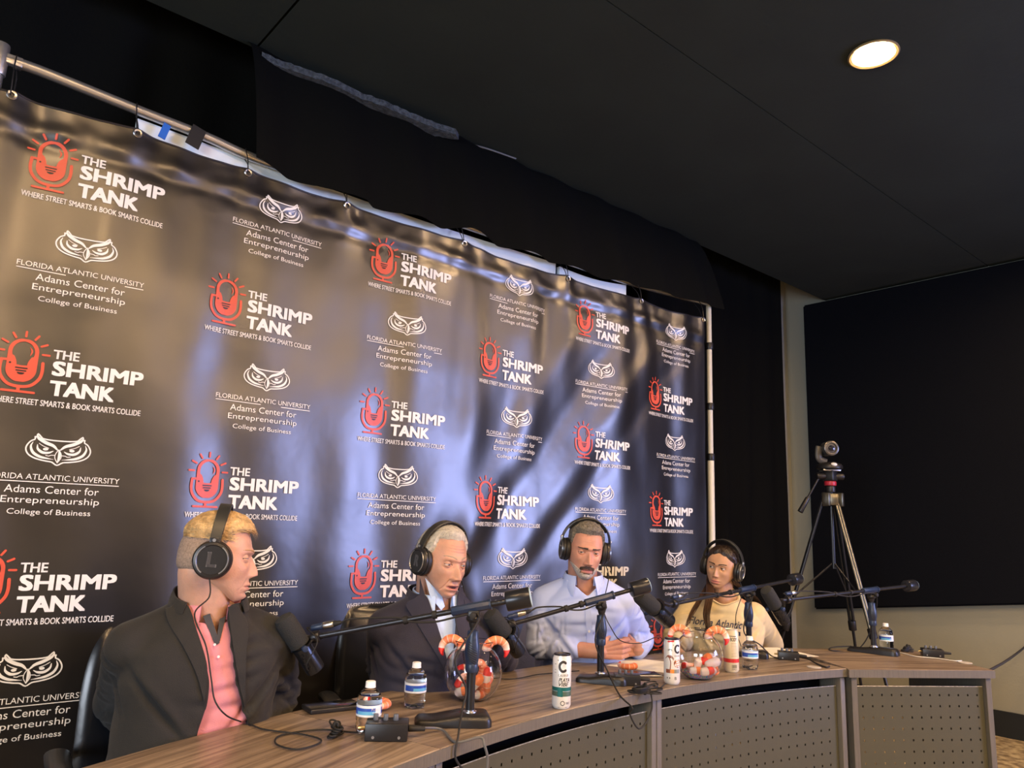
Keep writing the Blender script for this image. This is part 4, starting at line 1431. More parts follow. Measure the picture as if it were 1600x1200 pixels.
B0 = put_bottle((581, 1149), 'small clear water bottle with blue label nearest the camera, beside the amplifier box', None, .0)
B0['group'] = 'small water bottles on the desks'
for px, lab, rz in (((654, 1108), 'small clear water bottle with blue label before the grey-haired man', .8), ((1180, 1047), 'small clear water bottle half hidden between the cream can and a microphone stand', .3), ((1393, 1017), 'small clear water bottle with blue and white label alone on the end desk segment', -.4)):
    put_bottle(px, lab, B0, rz)

# ================================================================== SHRIMP BOWLS
M_glass = mat('clear_bowl_glass', (.99, .99, .995), .01, transmission=1.0, ior=1.42)


def shrimp_mat():
    m = bpy.data.materials.new('striped_shrimp'); m.use_nodes = True
    nt = m.node_tree; b = nt.nodes['Principled BSDF']; b.inputs['Roughness'].default_value = .45
    b.inputs['Subsurface Weight'].default_value = .15; b.inputs['Subsurface Radius'].default_value = (1, .4, .3); b.inputs['Subsurface Scale'].default_value = .01
    at = nt.nodes.new('ShaderNodeAttribute'); at.attribute_name = 'along'
    cr = nt.nodes.new('ShaderNodeValToRGB'); e = cr.color_ramp.elements
    stops = [(0, (.82, .70, .66)), (.10, (.80, .66, .62)), (.14, (.78, .15, .06)), (.24, (.82, .26, .10)), (.255, (.88, .58, .46)), (.275, (.80, .20, .08)), (.38, (.82, .26, .10)), (.395, (.88, .6, .48)), (.415, (.80, .19, .08)), (.51, (.80, .26, .11)), (.525, (.88, .6, .48)), (.545, (.8, .2, .08)),
             (.62, (.80, .28, .13)), (.64, (.88, .62, .5)), (.66, (.84, .36, .22)), (.73, (.88, .60, .50)), (.80, (.86, .70, .66)), (.815, (.72, .02, .015)), (1, (.66, .02, .02))]
    e[0].position = 0; e[0].color = (*stops[0][1], 1); e[1].position = 1; e[1].color = (*stops[-1][1], 1)
    for p_, c_ in stops[1:-1]:
        q = e.new(p_); q.color = (*c_, 1)
    nt.links.new(at.outputs['Fac'], cr.inputs[0]); nt.links.new(cr.outputs[0], b.inputs['Base Color'])
    return m


M_shrimp = shrimp_mat()
M_pale = mat('pale_candy', (.85, .72, .68), .45, sss=.2); M_redc = mat('red_candy', (.70, .03, .02), .35, sss=.2); M_orc = mat('orange_candy', (.85, .22, .06), .4, sss=.2)


def shrimp_mesh(Rc=.032, r=.0155, sweep=225):
    """curled shrimp in its own xz plane, head at +x going over the top; attribute 'along' 0..1"""
    n = 60; k = 18; vs = []; al = []; fs = []
    for i in range(n + 1):
        t = i / n; a = math.radians(-15 + sweep * t)
        seg = abs(math.sin(t * 8 * PI * .82)) ** .5
        rr = r * (1.0 - .45 * t ** 1.5) * (.93 + .07 * seg)
        if t < .07: rr *= math.sqrt(max(0, 1 - (1 - t / .07) ** 2)) * .98 + .02
        fl = 1.0; th = 1.0
        if t > .82:
            g = (t - .82) / .18; fl = 1 + .7 * math.sin(g * PI * .6); th = 1 - .68 * g
            rr *= 1 - .35 * max(0, g - .75) / .25
        c = V((Rc * math.cos(a), 0, Rc * math.sin(a))); rad = V((math.cos(a), 0, math.sin(a)))
        for j in range(k):
            b = 2 * PI * j / k
            vs.append(c + rad * (rr * th * math.cos(b)) + V((0, 1, 0)) * (rr * .92 * fl * math.sin(b))); al.append(t)
    for i in range(n):
        for j in range(k):
            fs.append((i * k + j, i * k + (j + 1) % k, (i + 1) * k + (j + 1) % k, (i + 1) * k + j))
    fs.append(tuple(range(k))); fs.append(tuple(range(n * k, (n + 1) * k)))
    me = bpy.data.meshes.new('shrimp'); me.from_pydata([tuple(p) for p in vs], [], fs)
    at = me.attributes.new('along', 'FLOAT', 'POINT'); at.data.foreach_set('value', al)
    me.update()
    bm = bmesh.new(); bm.from_mesh(me); bmesh.ops.recalc_face_normals(bm, faces=bm.faces[:]); bm.to_mesh(me); bm.free()
    return me


SHM = shrimp_mesh(); SHM.materials.append(M_shrimp); SHM.polygons.foreach_set('use_smooth', [True] * len(SHM.polygons))


def shrimp(loc, R, s, label, group=None):
    o = bpy.data.objects.new('toy_shrimp', SHM); COL.objects.link(o)
    o.matrix_world = Matrix.Translation(V(loc)) @ R.to_4x4() @ Matrix.Scale(s, 4)
    tag(o, label, 'shrimp', group); return o


def gum(kind, loc, R, s, label, group):
    mb = MB()
    if kind == 'capsule':
        mb.lathe([(0, -.020), (.007, -.0185), (.0105, -.014), (.011, 0)], 24); n1 = len(mb.f)
        mb.lathe([(.011, 0), (.0105, .014), (.007, .0185), (0, .020)], 24, mi=1)
        o = mb.build('gummy_candy', [M_pale, s[1]], None)
    else:
        mb.lathe([(0, -.012), (.0085, -.0118), (.0115, -.009), (.012, 0), (.0115, .009), (.0085, .0118), (0, .012)], 24)
        o = mb.build('gummy_candy', [s[1]], None)
    o.matrix_world = Matrix.Translation(V(loc)) @ R.to_4x4() @ Matrix.Scale(s[0] * 1.2, 4)
    tag(o, label, 'candy', group); return o


def bowl(base, Rb, label):
    """spherical bowl with a narrow flat base and turned-out rim; returns top z & centre"""
    t = thing('glass_bowl', base, 0, label, 'glass bowl')
    zc = Rb * .93; out = []
    a0 = math.asin(.45)
    for i in range(33):
        a = a0 + (PI - .66 - a0) * i / 32
        out.append((Rb * math.sin(a), zc - Rb * math.cos(a)))
    zt = out[-1][1]; rt = out[-1][0]
    zb = out[0][1]
    out = [(0, zb - .001), (out[0][0] * .8, zb - .001)] + out + [(rt * .985, zt + .006), (rt * 1.0, zt + .012), (rt * 1.07, zt + .016), (rt * 1.09, zt + .019), (rt * 1.06, zt + .021)]
    inn = [(max(0, r - .0025), z) for r, z in out[::-1]]; inn = [(r, max(z, zb + .003)) for r, z in inn]
    MB().lathe([(r, z - zb + .001) for r, z in out] + [(r, z - zb + .001) for r, z in inn[1:]], 64).build('bowl_wall', M_glass, t)
    return zc - zb, zt - zb, rt


def RE(x, y, z): return (Matrix.Rotation(z, 3, 'Z') @ Matrix.Rotation(y, 3, 'Y') @ Matrix.Rotation(x, 3, 'X'))


def fill_bowl(px, Rb, rim, inside, label, which, gravel=False, gums=()):
    p = at_table(*px); base = V((p.x, p.y + Rb * .45, TZ + .0005))
    zc, zt, rt = bowl(base, Rb, label)
    tow = V((-base.x, -base.y, 0)).normalized(); rg = V((-tow.y, tow.x, 0))        # towards camera / image right
    yaw = math.atan2(rg.y, rg.x)
    for (ang, s, tilt, lab) in rim:
        # hooked over the rim at image angle ang (0 = right, 180 = left, 270 = front)
        a = yaw + math.radians(ang); d = V((math.cos(a), math.sin(a), 0))
        c = base + d * (rt + .006) + V((0, 0, zt + .008))
        shrimp(c + d * .010 - V((0, 0, .016)), RE(0, 0, a) @ RE(tilt, math.radians(8), 0) @ Matrix.Scale(-1, 3, V((1, 0, 0))), s, lab)
    for (x, y, z, rx, ry, rz, s, lab) in inside:
        shrimp(base + rg * x - tow * y + V((0, 0, z)), RE(rx, ry, rz), s, lab)
    for (kind, x, y, z, rx, ry, rz, s, m, lab) in gums:
        gum(kind, base + rg * x - tow * y + V((0, 0, z)), RE(rx, ry, rz), (s, m), lab, 'candy pieces in the ' + which)
    if gravel:
        mb = MB(); pal = [mat('grit_' + str(i), c, .5) for i, c in enumerate(((.12, .25, .75), (.15, .55, .30), (.80, .10, .30), (.45, .15, .65), (.8, .7, .15), (.10, .45, .75)))]
        r_ = random.Random(3)
        for k_ in range(2600):
            z = r_.uniform(.006, .026); rm = math.sqrt(max(0, Rb ** 2 - (z - zc) ** 2)) - .0065
            a = r_.uniform(0, 2 * PI); rr = rm * (math.sqrt(r_.random()) if z > .022 else r_.uniform(.9, 1))
            s = .0022; c = base + V((rr * math.cos(a), rr * math.sin(a), z)); mi = r_.randrange(6)
            mb.add([c + V(q) * s for q in ((1, 0, 0), (-1, 0, 0), (0, 1, 0), (0, -1, 0), (0, 0, 1), (0, 0, -1))], [(0, 2, 4), (2, 1, 4), (1, 3, 4), (3, 0, 4), (2, 0, 5), (1, 2, 5), (3, 1, 5), (0, 3, 5)], mi)
        o = mb.build('sugar_sprinkles', pal, None, base, 0, False); o.location = base; tag(o, 'layer of multicoloured sprinkles in the bottom of the farther bowl', 'sprinkles', None, 'stuff')
    return base


R1_ = .091
fill_bowl((750, 1097), R1_, [(172, 1.0, .1, 'striped orange toy shrimp hooked over the left rim of the nearer bowl'), (100, .9, 0, 'striped toy shrimp hooked over the back rim of the nearer bowl'), (6, 1.0, 0, 'striped orange toy shrimp hooked over the right rim of the nearer bowl')],
          [(-.036, .010, .062, .5, 1.4, .3, .95, 'toy shrimp pressed against the left wall of the nearer bowl'), (.024, .024, .066, 1.0, 2.4, .3, .95, 'toy shrimp standing at the back right inside the nearer bowl'), (-.026, -.008, .042, .3, .4, .2, .95, 'toy shrimp curled at the left inside the nearer bowl'), (.014, -.014, .043, .9, 2.2, .9, .85, 'toy shrimp at the front inside the nearer bowl'), (.034, .0, .052, .2, 3.6, 1.2, .85, 'toy shrimp curled at the right inside the nearer bowl'),
           (-.005, .030, .040, 1.2, .5, .1, .95, 'toy shrimp lying at the back inside the nearer bowl'), (.010, -.012, .082, .3, .9, .4, .95, 'toy shrimp topmost of the heap in the nearer bowl')],
          'large clear round bowl of toy shrimp behind the nearest microphone stand', 'nearer bowl',
          gums=[('capsule', .043, -.030, .078, .1, .1, 0, 1.0, M_redc, 'upright red and white candy at the right in the nearer bowl'), ('capsule', .012, -.045, .060, .7, .3, 0, 1.1, M_orc, 'pale and orange candy at the front in the nearer bowl'), ('capsule', -.03, -.045, .032, 1.3, .3, .6, 1.0, M_orc, 'candy lying low at the left in the nearer bowl')])
R2_ = .090
fill_bowl((1106, 1063), R2_, [(176, 1.0, .1, 'striped toy shrimp hooked over the left rim of the farther bowl'), (8, 1.05, -.1, 'striped toy shrimp hooked over the right rim of the farther bowl')],
          [(-.042, -.01, .038, 1.4, .4, .3, .85, 'orange toy shrimp lying at the left inside the farther bowl'), (.045, -.005, .050, .9, 2.6, .9, .85, 'toy shrimp curled at the right inside the farther bowl')],
          'clear round bowl of shrimp candies with colourful sprinkles, before the woman', 'farther bowl', True,
          gums=[('capsule', -.010, -.052, .036, 1.57, 0, .9, 1.0, M_orc, 'white and orange candy lying across the front in the farther bowl'), ('capsule', .030, -.048, .036, 1.4, .2, 1.1, 1.15, M_redc, 'white and red candy low at the right front in the farther bowl'), ('lump', -.002, -.03, .058, .3, 0, 0, 1.0, M_pale, 'small pale candy in the middle of the farther bowl'),
                ('capsule', .014, -.02, .066, 1.3, .5, .3, 1.1, M_redc, 'red candy on the heap in the farther bowl'), ('lump', .032, -.015, .076, .3, 1, 0, 1.1, M_orc, 'orange candy topmost of the heap in the farther bowl'), ('capsule', .050, -.025, .062, 1.2, .6, .9, 1.25, M_pale, 'large pale candy against the right side of the farther bowl'),
                ('lump', .046, .0, .076, .5, 0, 0, 1.0, M_pale, 'pale candy behind the topmost one in the farther bowl'), ('lump', -.05, .02, .036, .5, 0, 0, 1.0, M_pale, 'pale candy at the back left of the farther bowl')])
# loose shrimp on the desks
p = at_table(985, 1046); shrimp((p.x - .02, p.y, TZ + .017), RE(1.57, 0, -.9), .9, 'toy shrimp lying flat on the cream paper before the clasped hands')
p = at_table(597, 1113); shrimp((p.x, p.y + .03, TZ + .017), RE(1.57, 0, .6), .9, 'toy shrimp lying on the desk behind the nearest water bottle')
# ================================================================== PEOPLE
def skin_mat(name, col, mott=.10, rough=.5):
    m = mat(name, col, rough, sss=.25, var=(22, mott), bump=(260, .10))
    return m


def eval_mods(me, mods):
    o = bpy.data.objects.new('tmp', me); COL.objects.link(o)
    for k, kw in mods:
        md = o.modifiers.new(k, k)
        for a, b in kw.items(): setattr(md, a, b)
    dg = bpy.context.evaluated_depsgraph_get(); dg.update()
    out = bpy.data.meshes.new_from_object(o.evaluated_get(dg))
    bpy.data.objects.remove(o); bpy.data.meshes.remove(me)
    return out


def remesh(mb, voxel, sm=6, fac=.5):
    me = mb.mesh()
    bm = bmesh.new(); bm.from_mesh(me); bmesh.ops.recalc_face_normals(bm, faces=bm.faces[:]); bm.to_mesh(me); bm.free()
    mods = [('REMESH', dict(mode='VOXEL', voxel_size=voxel, use_smooth_shade=True))]
    if sm: mods.append(('SMOOTH', dict(factor=fac, iterations=sm)))
    return eval_mods(me, mods)


def arr(me):
    a = np.zeros(len(me.vertices) * 3); me.vertices.foreach_get('co', a); return a.reshape(-1, 3)


def nrm(me):
    a = np.zeros(len(me.vertices) * 3); me.vertex_normals.foreach_get('vector', a); return a.reshape(-1, 3)


def setv(me, a):
    me.vertices.foreach_set('co', np.ascontiguousarray(a).ravel()); me.update()


def del_faces(me, pred):
    """pred(centres Nx3)->bool array of faces to delete"""
    n = len(me.polygons); c = np.zeros(n * 3); me.polygons.foreach_get('center', c); k = pred(c.reshape(-1, 3))
    bm = bmesh.new(); bm.from_mesh(me); bm.faces.ensure_lookup_table()
    bmesh.ops.delete(bm, geom=[bm.faces[i] for i in np.nonzero(k)[0]], context='FACES')
    # relax the cut border so that it is not stair-stepped
    for _ in range(8):
        mv = {}
        for v in bm.verts:
            be = [e for e in v.link_edges if e.is_boundary]
            if len(be) == 2:
                mv[v] = (be[0].other_vert(v).co + be[1].other_vert(v).co) * .25 + v.co * .5
        for v, co in mv.items(): v.co = co
    bm.to_mesh(me); bm.free(); me.update(); return me


def solid(me, th, off=-1):
    return eval_mods(me, [('SOLIDIFY', dict(thickness=th, offset=off))])


class Wr:
    """wrinkle field: list of creases"""
    def __init__(self, seed): self.c = []; self.r = random.Random(seed)

    def crease(self, c, u, perp, l, w, d): self.c.append((np.array(c), np.array(V(u).normalized()), np.array(V(perp).normalized()), l, w, d))

    def around(self, p0, p1, r, n, w=.007, d=.006, spread=1.0):
        """creases across a limb between p0,p1"""
        p0, p1 = V(p0), V(p1); ax = (p1 - p0).normalized(); s = ax.orthogonal().normalized(); q = ax.cross(s)
        for _ in range(n):
            f = self.r.uniform(0, 1); a = self.r.uniform(0, 2 * PI); rad = s * math.cos(a) + q * math.sin(a)
            tg = ax.cross(rad); tilt = self.r.uniform(-.7, .7) * spread
            u = tg * math.cos(tilt) + ax * math.sin(tilt); pp = ax * math.cos(tilt) - tg * math.sin(tilt)
            self.crease(p0.lerp(p1, f) + rad * r, u, pp, self.r.uniform(.02, .055), w * self.r.uniform(.7, 1.5), d * self.r.uniform(.5, 1.2))

    def apply(self, me, amp=1.0, noise_a=.0025, noise_s=9):
        P = arr(me); N = nrm(me); D = np.zeros(len(P))
        for c, u, p, l, w, d in self.c:
            v = P - c; a = v @ u; b = v @ p; n_ = np.cross(u, p); h = v @ n_
            m = np.exp(-(a / l) ** 2 - (h / .06) ** 2)
            D += m * (-d * np.exp(-(b / w) ** 2) + .55 * d * np.exp(-((b - 2.0 * w) / (1.3 * w)) ** 2))
        if noise_a:
            D += noise_a * (np.sin(P[:, 0] * noise_s * 3 + 2 * np.sin(P[:, 2] * noise_s * 2)) * np.sin(P[:, 1] * noise_s * 2.3 + P[:, 2] * noise_s))
        D = np.where(D < 0, -.010 * np.tanh(-D / .009), .007 * np.tanh(D / .007))
        setv(me, P + N * (D * amp)[:, None]); return me


# ---------------------------------------------------------------- heads
NT, NP_ = 216, 200
EYE = (.0325, .004)                         # eye centre (|y|, z) in head space


def sm(a, b, x):
    t = np.clip((x - a) / (b - a), 0, 1); return t * t * (3 - 2 * t)


def gz(x, s): return np.exp(-(x / s) ** 2)


class HeadM:
    def __init__(s, **kw):
        s.p = dict(w=1.0, jaw=1.0, nose=1.0, nosew=1.0, open=0.0, lid_u=.0055, lid_l=.0042, chin=1.0, lip=1.0, age=0.0, brow=1.0, hk=1.0, smile=0.0); s.p.update(kw)
        u = np.linspace(-PI, PI, NT, endpoint=False); th = u - .52 * np.sin(u)
        ph = np.linspace(-PI / 2, PI / 2, NP_)
        s.th, s.ph = np.meshgrid(th, ph)
        s.V = s.surf(s.th, s.ph)
        f = []
        for j in range(NP_ - 1):
            a = j * NT
            for i in range(NT):
                k = (i + 1) % NT; f.append((a + i, a + k, a + NT + k, a + NT + i))
        s.F = f
        me = bpy.data.meshes.new('h'); me.from_pydata([tuple(q) for q in s.V.reshape(-1, 3)], [], f); me.update()
        s.N = nrm(me).reshape(s.V.shape); bpy.data.meshes.remove(me)

    def surf(s, th, ph):
        p = s.p; S_ = np.sin(ph); t = np.clip(-S_, 0, 1); c = np.cos(th); sy = np.sin(th); A = np.abs(S_)
        sup = lambda n: np.clip(1 - A ** n, 0, 1) ** (1 / n)
        rf = np.where(S_ < 0, sup(4.4), sup(2.25)); rb = np.where(S_ < 0, sup(2.3), sup(2.2))
        rx = np.where(c > 0, .0885 * rf, .103 * rb)
        ry = .0765 * p['w'] * np.where(S_ < 0, sup(2.9), sup(2.35)) * (1 - .27 * t ** 1.5 / p['jaw'])
        k = (np.abs(c) ** 2.25 + np.abs(sy) ** 2.25) ** (-1 / 2.25)
        x = rx * c * k; y = ry * sy * k; z = .117 * S_ * p['hk']
        ay = np.abs(y); fr = sm(0, .03, x)
        d = np.zeros_like(x)
        # nose
        zz = z
        tipz = -.036
        h = np.where(zz > tipz, sm(.012, tipz, zz) ** .9 * .0245 + .002, (.0265) * sm(-.0505, -.0385, zz)) * p['nose']
        sg = (.0070 + .0062 * sm(.0, -.036, zz)) * p['nosew']
        d += np.where((zz < .02) & (zz > -.053), h * np.exp(-(np.abs(y) / sg) ** 2.2), 0)
        d += .0095 * gz(ay - .0138 * p['nosew'], .0062) * gz(zz + .0415, .0075) * p['nose']
        d -= .004 * gz(ay - .0075, .0032) * gz(zz + .0500, .0028)
        # brow ridge, sockets, cheeks
        d += .0055 * p['brow'] * gz(zz - .0235, .0085) * np.exp(-(ay / .050) ** 4)
        d -= .0025 * gz(zz - .012, .006) * gz(y, .010)
        d -= .0105 * gz(ay - .031, .0165) * gz(zz - .004, .0125)
        d += .0050 * gz(ay - .045, .017) * gz(zz + .024, .015)
        d -= .0035 * gz(ay - .047, .014) * gz(zz + .062, .018)
        # muzzle, lips, chin
        d += .0055 * gz(y, .028) * gz(zz + .068, .020)
        wm = np.exp(-(ay / .0235) ** 4); mz = zz + .0705 + p['smile'] * ay * ay * -8
        d += .0058 * p['lip'] * wm * gz(mz - .0058, .0048)
        d += .0068 * p['lip'] * wm * gz(mz + .0068, .0052)
        d -= (.0045 + .006 * p['open']) * np.exp(-(ay / .025) ** 4) * gz(mz, .0020 + .004 * p['open'])
        d -= .0020 * gz(y, .0035) * gz(mz - .014, .006)
        d -= .0045 * gz(y, .020) * gz(zz + .0885, .006)
        d += .0105 * p['chin'] * gz(y, .022) * gz(zz + .1000, .014)
        # age lines
        if p['age']:
            nl = ay - (.019 + (-(zz) - .040) * .42); d -= .0035 * p['age'] * gz(nl, .0030) * sm(-.038, -.046, zz) * sm(-.088, -.078, zz)
            for k_ in (.046, .056, .066): d -= .0012 * p['age'] * gz(zz - k_ - .02 * y * y / .002 * .1, .0016) * np.exp(-(ay / .035) ** 4)
            d -= .0022 * p['age'] * gz(np.sqrt((ay - .031) ** 2 + (zz - .004) ** 2 * 1.3) - .019, .0022) * sm(.002, -.006, zz)
            d += .003 * p['age'] * gz(ay - .05, .012) * gz(zz + .085, .012)
        x = x + d * fr
        z = z + .72 * t ** 1.6 * np.clip(.060 - x, 0, .105) * p['hk']
        # eyelids over the eyeball
        ex = s.eyex(); r = .0122
        dy = ay - EYE[0]; dz = zz - EYE[1] + .08 * dy * 0
        q = np.sqrt(dy ** 2 + dz ** 2)
        xe = ex + np.sqrt(np.clip((r + .0013) ** 2 - q ** 2, 0, 1))
        w_ = (1 - sm(.0108, .0155, q)) * (x > .03)
        x2 = x * (1 - w_) + np.maximum(xe, x - .004) * w_
        al = np.clip(1 - (dy / .0142) ** 2, 0, 1)
        inside = (dz < p['lid_u'] * al ** .8) & (dz > -p['lid_l'] * al) & (np.abs(dy) < .0142) & (x > .03)
        x2 = np.where(inside, ex + .004, x2)
        # crease above the upper lid
        x2 = x2 - .0012 * gz(dz - p['lid_u'] * 1.0 - .0035, .0012) * gz(dy, .011) * (x > .03)
        return np.stack([x2, y, z], -1)

    def eyex(s): return .0690

    def mesh(s, M):
        me = bpy.data.meshes.new('head'); P = s.V.reshape(-1, 3)
        me.from_pydata([tuple(M @ V(q)) for q in P], [], s.F)
        # materials by region: 0 skin 1 lips 2 mouth dark 3 ears/neck red
        C = P[np.array(s.F)].mean(1); y = np.abs(C[:, 1]); mz = C[:, 2] + .0705 + s.p['smile'] * y * y * -8
        wl = np.clip(1 - (y / .0245) ** 2, 0, 1)
        lips = (C[:, 0] > .05) & (mz < .0108 * wl ** .6 * s.p['lip']) & (mz > -.0125 * wl ** .6 * s.p['lip'])
        m = np.where(lips, 1, 0)
        dy = y - EYE[0]; dz = C[:, 2] - EYE[1]; al = np.clip(1 - (dy / .0142) ** 2, 0, 1)
        m = np.where((C[:, 0] > .03) & (np.abs(dy) < .0145) & (np.abs(dz - s.p['lid_u'] * al ** .8 - .0006) < .0011), 3, m)
        if s.p['open']:
            m = np.where((C[:, 0] > .05) & (np.abs(mz) < .0042 * s.p['open'] * np.clip(1 - (y / .019) ** 2, 0, 1)), 2, m)
        me.polygons.foreach_set('material_index', m.astype(int)); me.update(); return me

    def shell(s, thick, M, rough=.0, seed=0, smooth_th=True):
        """thick: array like grid (metres), <=0 means none"""
        V_ = s.V; N = s.N; T = thick.copy(); on = T > 0
        nn = np.zeros_like(T)
        if rough:
            P = V_.reshape(-1, 3)
            nz = np.array([noise.noise(V((q[0] * 90 + seed, q[1] * 90, q[2] * 90))) for q in P]).reshape(T.shape)
            nn = nz * rough
        D = np.where(on, T + nn * np.clip(T / .004, 0, 1), -.002)
        Q = V_ + N * D[..., None]
        F = []
        onf = on.reshape(-1)
        for f in s.F:
            if onf[f[0]] or onf[f[1]] or onf[f[2]] or onf[f[3]]: F.append(f)
        used = sorted({i for f in F for i in f}); mp = {a: i for i, a in enumerate(used)}
        Q = Q.reshape(-1, 3)
        me = bpy.data.meshes.new('shell'); me.from_pydata([tuple(M @ V(Q[i])) for i in used], [], [tuple(mp[i] for i in f) for f in F]); me.update()
        return me

    def strands(s, thick, M, n, L, w, comb, lift=.5, seed=1, curl=0.0):
        """thin ribbons growing from the shell; comb(p)->direction in head space"""
        r = random.Random(seed); T = thick.reshape(-1); idx = np.nonzero(T > .0015)[0]; P = s.V.reshape(-1, 3); N = s.N.reshape(-1, 3)
        mb = MB()
        if len(idx) == 0: return mb
        # area-even sampling: the grid is denser at the poles
        wts = np.cos(s.ph).reshape(-1)[idx] * (1 - .52 * np.cos(s.th)).reshape(-1)[idx] + 1e-4
        ch = np.random.default_rng(seed).choice(idx, size=n, p=wts / wts.sum())
        for i in ch:
            p = V(P[i]) + V(N[i]) * T[i] * r.uniform(.3, .9); nn = V(N[i]); c = V(comb(P[i], r)); c -= nn * c.dot(nn)
            if c.length < 1e-5: continue
            c.normalize(); sd = nn.cross(c); l = L * r.uniform(.6, 1.3); pts = []
            c = (c + sd * r.uniform(-.22, .22)).normalized()
            for k in range(4):
                f = k / 3
                q = p + c * l * f + nn * (lift * l * (f - .8 * f * f)) + sd * curl * l * math.sin(f * 3 + r.uniform(-1, 1)) * .4
                pts.append(q)
            vs = []; 
            for k, q in enumerate(pts):
                ww = w * (1 - .75 * k / 3); vs += [M @ (q - sd * ww), M @ (q + sd * ww)]
            mb.add(vs, [(0, 1, 3, 2), (2, 3, 5, 4), (4, 5, 7, 6)])
        return mb


def hand(mb, w, d, pn, side, k=1.0, curl=(25, 45, 35), thumb=(.55, .55, .2), spread=.0):
    """w wrist, d pointing dir, pn palm normal, side = towards the thumb"""
    w = V(w); d = V(d).normalized(); pn = (V(pn) - d * V(pn).dot(d)).normalized(); side = (V(side) - d * V(side).dot(d) - pn * V(side).dot(pn)).normalized()
    L = [(.044, .026, .021), (.047, .029, .022), (.044, .027, .021), (.035, .021, .018)]
    for i in range(4):
        off = (.030 - .0195 * i) * k; kn = w + d * (.088 - .004 * abs(i - 1)) * k + side * off - pn * .002
        mb.capsule(w + side * off * .55 + d * .012, kn, .0135 * k, .0110 * k)
        q = kn; a = 0; r = (.0098, .0088, .0078)
        dd = (d + side * spread * (1.5 - i)).normalized()
        for j in range(3):
            a += math.radians(curl[j] + 2 * i); v = dd * math.cos(a) + pn * math.sin(a)
            e = q + v * L[i][j] * k; mb.capsule(q, e, r[j] * k, (r[j] - .0008) * k, 12, k=4); q = e
    mb.ell(w + d * .045 * k + pn * .004, (.046 * k, .036 * k, .0145 * k), Matrix((tuple(d), tuple(side), tuple(d.cross(side)))).transposed())
    t0 = w + side * .026 * k + d * .022 * k + pn * .006; t1 = t0 + (d * thumb[0] + side * thumb[1] + pn * thumb[2]).normalized() * .036 * k
    t2 = t1 + (d * (thumb[0] + .5) + side * thumb[1] * .3 + pn * (thumb[2] + .2)).normalized() * .028 * k
    t3 = t2 + (d * (thumb[0] + .6) + pn * (thumb[2] + .45)).normalized() * .022 * k
    mb.capsule(t0, t1, .0145 * k, .0115 * k); mb.capsule(t1, t2, .0108 * k, .0095 * k); mb.capsule(t2, t3, .0095 * k, .0078 * k)


M_hp = mat('headphone_black', (.014, .014, .015), .35)
M_pad = mat('headphone_ear_pad', (.010, .010, .010), .5)
M_band = mat('headphone_band', (.030, .031, .029), .4, .2)
M_silver = mat('headphone_silver', (.55, .56, .58), .3, .9)
M_lips_dark = mat('mouth_interior', (.06, .015, .012), .5)
M_eyew = mat('eye_white', (.46, .42, .40), .3)
M_lash = mat('dark_lash_line', (.05, .03, .025), .6)
M_pupil = mat('eye_pupil', (.01, .008, .008), .15)


